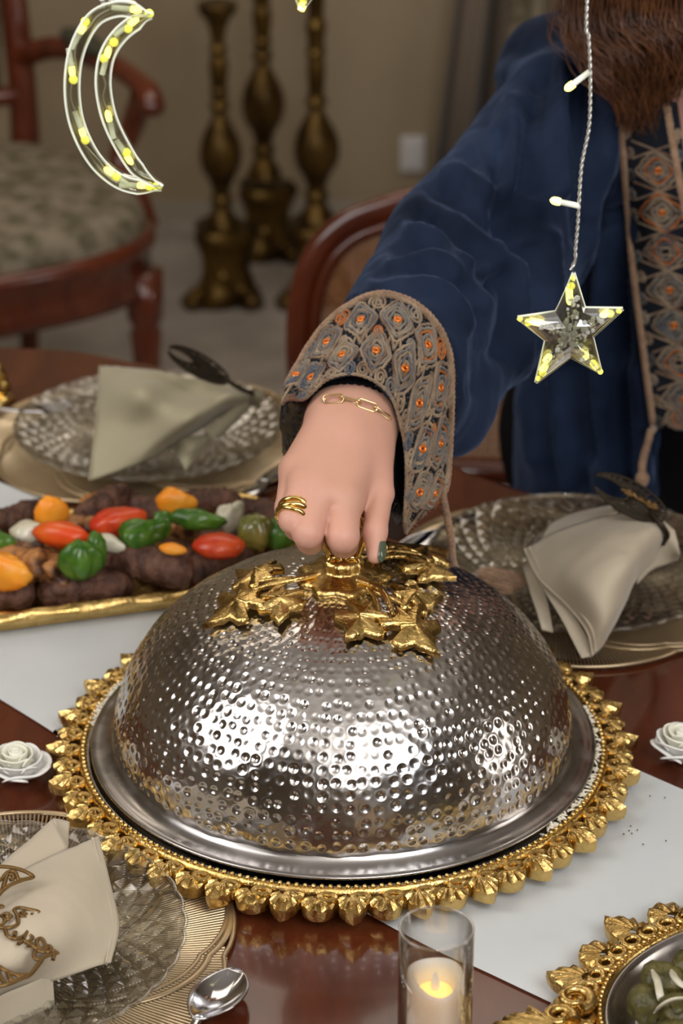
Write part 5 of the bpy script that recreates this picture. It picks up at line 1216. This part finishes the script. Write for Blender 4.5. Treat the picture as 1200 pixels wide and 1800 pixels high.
# ---- crescent
mo = thing('crescent_light', 'hanging clear crescent moon ornament with yellow fairy lights inside', 'fairy light', L(190, 2))
outer = cr([L(*p) for p in ((268, 26), (238, 17), (205, 14), (168, 30), (142, 70), (129, 120), (129, 180), (142, 232), (170, 282), (208, 315), (248, 327), (284, 328))], 90)
inner = cr([L(*p) for p in ((266, 26), (240, 37), (213, 58), (192, 88), (183, 122), (183, 160), (193, 206), (214, 252), (243, 296), (284, 328))], 80)
nrm_l = np.array((0, -1.0, 0))
def channel(P, parent, name, hw=.0046, hd=.0042):
    t = np.gradient(P, axis=0); t /= np.linalg.norm(t, axis=1)[:, None]; s = np.cross(t, nrm_l); n = len(P); tp = np.clip(np.minimum(np.arange(n), np.arange(n)[::-1]) / 9, .35, 1)[:, None]
    m = MB(); g = [P + s * hw * tp * a + nrm_l * hd * b for a, b in ((-1, -1), (-1, .6), (-.72, 1), (.72, 1), (1, .6), (1, -1))]; m.grid(np.swapaxes(np.array(g), 0, 1), cv=True)
    o = obj(name, m, M_acryl, parent, smooth='a')
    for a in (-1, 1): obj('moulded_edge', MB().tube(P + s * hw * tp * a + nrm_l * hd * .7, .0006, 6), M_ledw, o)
    return o
c1_ = channel(outer, mo, 'outer_channel'); c2_ = channel(inner, mo, 'inner_channel')
for c_, P in ((c1_, outer), (c2_, inner)):
    obj('inner_wire', MB().tube(P + nrm_l * .001 + np.stack([.0012 * np.sin(np.arange(len(P)) * .5), 0 * P[:, 0], .0012 * np.cos(np.arange(len(P)) * .4)], 1), .0006, 5), M_wirein, c_)
for x, y, tx, ty in ((240, 17, 1, .1), (236, 37, 1, -.7), (190, 90, .3, -1), (146, 48, .6, -1), (127, 128, .1, 1), (190, 202, -.2, -1), (146, 236, .3, 1), (228, 282, .6, 1), (190, 300, -.8, -.6), (252, 326, 1, 0)):
    led(mo, L(x, y, -.001), (tx, 0, -ty), .0021)
for x, y in ((262, 24), (276, 327), (200, 74), (129, 140), (150, 246), (205, 311), (183, 103), (150, 38), (225, 50), (262, 327), (222, 268)): obj('scatter_glow_ball', MB().ball(L(x, y, -.0015), .0024, 8, 6, (1.2, .8, 1.2)), M_ledg, mo)  # added glowing balls imitate LED light caught in the channels
obj('hanger_clip', MB().box(L(180, 14) - [.0016, .002, 0], L(180, -8) + [.0016, .002, 0]).box(L(196, 14) - [.0014, .002, 0], L(196, -8) + [.0014, .002, 0]), M_acryl, mo, kind='stuff')
obj('hanging_wire', MB().tube([L(190, -8), np.array((L(190, -8)[0], YL, 2.75))], .0011, 6), M_wirein, mo)
# ---- stars
def star(tips, inn, cen, label, leds, name='star_light', wire=None):
    c = L(*cen); t = thing(name, label, 'fairy light', c); o = []
    for k in range(5): o += [np.array(tips[k], float), np.array(inn[k], float)]
    # round the tips slightly
    ring = []
    for k in range(10):
        p = o[k]; a, b = o[k - 1], o[(k + 1) % 10]
        if k % 2 == 0: ring += [p + (a - p) * .06, p + (b - p) * .06]
        else: ring.append(p)
    n = len(ring); R_ = [L(*p) for p in ring]; m = MB(); rs = random.Random(3); rings = []
    for f_, d in ((1, .0015), (1, -.0025), (.86, -.0050), (.62, -.0066), (.38, -.0078), (.18, -.0086)):
        rings.append([c + (p - c) * f_ + np.array((0, d + (rs.uniform(-.0009, .0009) if f_ < .9 else 0), 0)) for p in R_])
    m.grid(np.array(rings), cv=True); k = len(m.v); m.v.append(tuple(c + [0, -.0088, 0])); b0 = k - n
    m.f += [(b0 + i, b0 + (i + 1) % n, k) for i in range(n)]; m.mi += [0] * n
    m.add(rings[0], [tuple(range(n))])
    obj('star_shell', m, M_acryl, t, smooth=False)
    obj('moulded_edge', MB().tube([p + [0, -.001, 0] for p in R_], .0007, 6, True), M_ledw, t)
    # faceted heart
    m = MB()
    for i in range(150):
        a = rs.uniform(0, 2 * PI); q = rs.uniform(0, .55); k = rs.randrange(5); p = c + (L(*tips[k]) - c) * q + np.array((rs.uniform(-.004, .004), -.004 + rs.uniform(-.003, .001), rs.uniform(-.004, .004)))
        m.ball(p, rs.uniform(.0010, .0021), 5, 3, (1, .7, 1))
    obj('facets', m, M_acryl2, t, smooth=False, kind='stuff')
    for x, y in leds: led(t, L(x, y, -.002), np.array(c) - L(x, y), .0024, False)
    for k in range(5):
        for q in (.90, .74): obj('scatter_glow_ball', MB().ball(c + (L(*tips[k]) - c) * q + np.array((rs.uniform(-.0012, .0012), -.002, rs.uniform(-.0012, .0012))), .0026 if q < .8 else .0019, 8, 6), M_ledg, t)  # added glowing balls imitate LED light caught in the star's points
    return t
M_acryl2 = mat('acrylic_facets', (.80, .82, .78), .08, trans=.55, spec=.8)
st = star([(1008, 474), (1098, 540), (1058, 657), (939, 675), (905, 556)], [(1028, 539), (1042, 591), (1002, 627), (957, 597), (976, 546)], (1001, 582), 'hanging clear star ornament with yellow lights in front of the blue robe',
     [(1000, 515), (1001, 528), (940, 566), (950, 568), (1062, 552), (963, 629), (957, 645), (1027, 622), (1044, 640)])
wire_twist([L(1003, 474), L(1011, 456), L(1011, 440), L(1015, 395), L(1017, 360), L(1022, 290), L(1035, 220), L(1037, 130), L(1034, 60), L(1032, -20), np.array((L(1032, -20)[0], YL, 1.6)), np.array((L(1034, -20)[0], YL, 2.75))], st, .0010)
for a, b in (((1036, 126), (1000, 153)), ((1017, 362), (975, 353))):
    A_2, B_2 = L(*a), L(*b); d = (B_2 - A_2); d /= np.linalg.norm(d); obj('side_sleeve', MB().tube([A_2, B_2 - d * .003], .0019, 8), M_ledw, st); led(st, B_2, d, .0026, False)
s2 = star([(529, 21), (485, -60), (520, -135), (595, -135), (625, -50)], [(512, -22), (508, -80), (557, -115), (600, -85), (566, -27)], (556, -68), 'star ornament cut by the top edge, only its lowest glowing tip in view', [(532, 8), (500, -60), (530, -118)])
obj('hanging_wire', MB().tube([L(557, -130), np.array((L(557, -130)[0], YL, 2.75))], .0010, 6), M_wirein, s2)

# ================= CHAIRS
def xf(mb, loc, rot):
    V = np.array(mb.v); c, s = math.cos(rot), math.sin(rot); mb.v = np.c_[V[:, 0] * c - V[:, 1] * s + loc[0], V[:, 0] * s + V[:, 1] * c + loc[1], V[:, 2]].tolist(); return mb
def superel(a, b, n=64, p=3.0):
    t = np.linspace(0, 2 * PI, n, endpoint=False); c, s = np.cos(t), np.sin(t); return np.c_[a * np.sign(c) * np.abs(c) ** (2 / p), b * np.sign(s) * np.abs(s) ** (2 / p)]
# ---- armchair at the left: local +y is the front
fw = np.array((.50, -.866)); sd_ = np.array((.866, .50)); bp_ = np.array((-.515, 3.90)); AC = bp_ + fw * .24 - sd_ * .235; ra_ = math.atan2(-fw[0], fw[1])
ach = thing('armchair', 'carved mahogany armchair with brocade seat and open arms, behind the table at left', 'chair', (AC[0], AC[1], 0))
def AX(mb): return xf(mb, AC, ra_)
sx = -1  # the arm side seen in the picture is local x<0 or >0 depending on the turn; both arms are built
o = superel(.285, .27, 72, 3.0)
def ring3(k, z, dz=0): return np.c_[o * k, np.full(len(o), z)]
m = MB(); m.grid([ring3(.90, .365), ring3(.98, .362), ring3(1.0, .375), ring3(.985, .39), ring3(.985, .425), ring3(1.015, .435), ring3(1.015, .450), ring3(.97, .458), ring3(.90, .458)], cv=True); obj('seat_rail', AX(m), M_maho, ach)
m = MB(); g = [ring3(.97, .452)]
for a in np.linspace(0, PI / 2, 9): g.append(ring3(.97 - .10 * (1 - math.cos(a)) - .0, .455 + .045 * math.sin(a)))
g += [ring3(.6, .508), ring3(.3, .512)]; m.grid(g, cv=True); m.add(ring3(.3, .512), [tuple(range(72))]); obj('seat_pad', AX(m), M_uph, ach)
for x, y, k in ((-.225, .205, 1), (.225, .205, 1), (-.21, -.21, 0), (.21, -.21, 0)):
    if k: m = MB().lathe([(0, 0), (.013, 0), (.016, .02), (.012, .03), (.015, .05), (.022, .26), (.025, .30), (.020, .31), (.028, .325), (.03, .40), (0, .40)], 20, (x, y, 0))
    else: m = MB().tube(cr([(x * 1.05, y * 1.25, 0), (x, y * 1.08, .2), (x, y, .38)], 12), np.linspace(.014, .022, 12), 12)
    obj('leg', AX(m), M_maho, ach)
for s in (-1, 1):
    obj('back_post', AX(MB().tube(cr([(s * .22, -.235, .36), (s * .232, -.25, .55), (s * .235, -.285, .75), (s * .225, -.32, .95), (s * .19, -.335, 1.02)], 24), np.interp(np.linspace(0, 1, 24), [0, .2, 1], [.030, .024, .022]), 12)), M_maho, ach)
    ar = obj('arm', AX(MB().tube(cr([(s * .232, -.26, .62), (s * .262, -.16, .655), (s * .285, -.02, .660), (s * .29, .085, .650), (s * .285, .125, .635), (s * .28, .13, .615)], 26), np.interp(np.linspace(0, 1, 26), [0, .5, .9, 1], [.020, .018, .022, .012]), 12)), M_maho, ach)
    obj('arm_pad', AX(MB().ball((s * .272, -.09, .680), .05, 18, 10, (.42, 1.5, .32))), M_armp, ach)
    obj('arm_support', AX(MB().tube(cr([(s * .285, .10, .640), (s * .280, .065, .58), (s * .262, .055, .53), (s * .268, .09, .48), (s * .272, .11, .43)], 20), np.interp(np.linspace(0, 1, 20), [0, .5, 1], [.021, .017, .026]), 12)), M_maho, ach)
obj('crest_rail', AX(MB().tube(cr([(-.19, -.335, 1.02), (-.1, -.34, 1.07), (0, -.34, 1.09), (.1, -.34, 1.07), (.19, -.335, 1.02)], 20), .022, 12)), M_maho, ach)
obj('lower_back_rail', AX(MB().tube([(-.225, -.25, .56), (0, -.25, .57), (.225, -.25, .56)], .016, 10)), M_maho, ach)
m = MB(); g = []
for u in np.linspace(0, 1, 12):
    z = .58 + .47 * u; y = -.255 - .08 * u
    g.append([(x * (.19 + .012 * math.sin(u * PI)), y + .030 * (1 - x * x) ** .5 * math.sin(u * PI) ** .4, z + .02 * (1 - x * x) * (u > .8)) for x in np.linspace(-1, 1, 15)])
obj('back_upholstery', AX(MB().grid(g)), M_uph, ach, solid=.03)
# ---- cane backed chair she sits on
CC = np.array((.175, 2.66)); rc_ = math.radians(-6)
cch = thing('cane_chair', 'mahogany dining chair with cane back, partly hidden by the blue sleeve', 'chair', (CC[0], CC[1], 0))
def CX_(mb): return xf(mb, CC, rc_)
bo = [(-.215, .425), (-.238, .56), (-.238, .66), (-.218, .722), (-.182, .760), (-.135, .781), (-.085, .797), (-.062, .812), (0, .822), (.062, .812), (.085, .797), (.135, .781), (.182, .760), (.218, .722), (.238, .66), (.238, .56), (.215, .425)]
BO = cr(np.array(bo), 110)
def lean(x, z): return .16 * (z - .48)
def pl(sc_in, d=0.0):   # inset outline
    c = np.array((0, .67)); t = np.gradient(BO, axis=0); t /= np.linalg.norm(t, axis=1)[:, None]; n = np.c_[-t[:, 1], t[:, 0]]; q = BO + n * (-sc_in)
    return np.c_[q[:, 0], [lean(a, b) + d for a, b in q], q[:, 1]]
obj('back_frame', CX_(MB().tube(pl(.012), .0165, 14, flat=.75, upv=(0, 1, 0))), M_maho, cch)
obj('inner_moulding', CX_(MB().tube(pl(.031, -.004), .0072, 10)), M_maho, cch)
obj('lower_rail', CX_(MB().tube([(-.22, lean(0, .458), .458), (0, lean(0, .462), .462), (.22, lean(0, .458), .458)], .016, 12)), M_maho, cch)
IN = pl(.030)[:, [0, 2]]
def inb(x, z): return z > .472 and z < .793 and abs(x) < np.interp(z, [.44, .58, .66, .724, .758, .783, .798], [.205, .212, .211, .19, .155, .09, .03])
m = MB(); pt = .0115
def clipline(fn, N=70):
    run = []
    for t in np.linspace(0, 1, N):
        x, z = fn(t)
        if inb(x, z): run.append((x, lean(x, z), z))
        else:
            if len(run) > 1: yield [run[0], run[-1]]
            run = []
    if len(run) > 1: yield [run[0], run[-1]]
for k in range(-20, 21):
    for e in (-.0016, .0016):
        for q in clipline(lambda t: (k * pt + e, .45 + .43 * t)): m.tube(q, .0009, 4, caps=False)
for k in range(30):
    for e in (-.0016, .0016):
        for q in clipline(lambda t: (-.24 + .48 * t, .478 + k * pt + e)): m.tube([np.array(a) + [0, -.001, 0] for a in q], .0009, 4, caps=False)
for k in range(-45, 46):
    for s in (-1, 1):
        for q in clipline(lambda t: (k * pt + pt / 2 + s * .43 * t, .45 + .43 * t), 140): m.tube([np.array(a) + [0, -.002, 0] for a in q], .0011, 4, caps=False)
obj('cane_panel', CX_(m), M_cane, cch, kind='stuff')
o2 = superel(.235, .21, 48, 4); m = MB(); m.grid([np.c_[o2 * k + [0, -.19], np.full(48, z)] for k, z in ((.9, .365), (1, .365), (1, .42), (.96, .426), (.5, .430))], cv=True); m.add(np.c_[o2 * .5 + [0, -.19], np.full(48, .43)], [tuple(range(48))]); obj('seat', CX_(m), M_maho, cch)
for x, y in ((-.2, -.36), (.2, -.36), (-.215, -.0), (.215, -.0)): obj('leg', CX_(MB().tube([(x, y + (.05 if y > -.1 else 0), 0), (x, y, .2), (x, y, .37 if y < -.1 else .46)], [.013, .017, .022], 10)), M_maho, cch)

# ================= FLOOR CANDLESTICKS
def candlestick(cx, Y, label, prof, base_y, foot_y, topz=None, half=52):
    """prof: (picture row, half width in px)"""
    zf = lambda y: PY(cx, y, Y)[2]; sc = lambda y: (PY(cx + 10, y, Y)[0] - PY(cx, y, Y)[0]) / 10
    X = PY(cx, 300, Y)[0]; t = thing('candlestick', label, 'candlestick', (X, Y, 0), 'antique brass candlesticks on the floor')
    pr = [(h * sc(y), zf(y)) for y, h in prof]; pr = cr(np.array(pr), len(pr) * 4); 
    m = MB().lathe([(max(.001, r), z) for r, z in pr][::-1], 28, (X, Y, 0), wob=lambda a, r, z: 1 + .03 * np.cos(a * 9)); obj('turned_stem', m, M_brass, t)
    zb, zf0 = zf(base_y), 0.0; hw = half * sc(base_y)
    m = MB(); sec = [(zb, .95), (zb - .012, 1.08), (zb - .03, .98), (zb - .055, .80), (zb - .085, .78), (zb - .12, .95), (zb - .135, 1.08), (zb - .15, 1.0)]
    m.grid([[(X + hw * k * (math.cos(a) * (1 + .18 * math.cos(3 * a))), Y + hw * k * math.sin(a) * (1 + .1 * math.cos(3 * a)), z) for a in np.linspace(0, 2 * PI, 36, endpoint=False) + .5] for z, k in sec], cv=True)
    m.add([(X + hw * .95 * math.cos(a), Y + hw * .95 * math.sin(a), zb) for a in np.linspace(0, 2 * PI, 24, endpoint=False)], [tuple(range(24))]); obj('pedestal', m, M_brass, t)
    zt = zb - .145
    for a in (-2.5, -.65, 1.57):
        fx, fy = X + hw * 1.02 * math.cos(a), Y + hw * 1.02 * math.sin(a); d = np.array((math.cos(a), math.sin(a), 0))
        P = cr([(fx - d[0] * .02, fy - d[1] * .02, zt + .03), (fx + d[0] * .008, fy + d[1] * .008, zt + .0), (fx - d[0] * .004, fy - d[1] * .004, max(.03, zt * .45)), (fx + d[0] * .012, fy + d[1] * .012, .018)], 18)
        obj('paw_foot', MB().tube(P, np.interp(np.linspace(0, 1, 18), [0, .3, .7, 1], [.012, .021, .014, .020]), 12), M_brass, t)
        obj('paw', MB().ball((fx + d[0] * .014, fy + d[1] * .014, .016), .021, 14, 8, (1, 1, .76), lambda v: 1 + .1 * math.cos(6 * math.atan2(v[1], v[0]))), M_brass, t)
    obj('mask', MB().ball((X, Y - hw * .72, zb - .10), .017, 12, 10, (1, .6, 1.4)), M_brass, t)
    return t
P1_ = [(8, 2), (4, 33), (12, 34), (24, 31), (30, 24), (50, 15), (72, 12), (80, 13), (86, 17), (93, 13), (115, 17), (140, 15), (152, 13), (160, 17), (168, 13), (178, 14), (188, 19), (196, 12), (212, 17), (240, 31), (268, 37), (295, 33), (318, 21), (338, 15), (352, 20), (362, 15), (372, 20), (384, 26), (396, 30)]
candlestick(388, 4.42, 'shortest antique brass candlestick, leftmost of the three, with its cup in view', P1_, 396, 545)
P2_ = [(y - 88, h * 1.02) for y, h in P1_[8:]]; P2_ = [(-120, 2), (-118, 30), (-95, 20), (-60, 14), (-30, 13), (-12, 19), (-4, 13)] + P2_[0:]
candlestick(464, 4.68, 'middle antique brass candlestick, set behind the other two on a taller pedestal', P2_, 322, 520, half=48)
P3_ = [(y + (-8), h * 1.08) for y, h in P1_[14:]]; P3_ = [(-70, 2), (-68, 34), (-50, 20), (0, 15), (30, 14), (45, 19), (60, 16), (84, 15), (93, 19), (100, 14), (118, 16)] + [(y, h) for y, h in P3_ if y > 130]
candlestick(556, 4.42, 'right antique brass candlestick, nearest the cane chair', P3_, 390, 540)
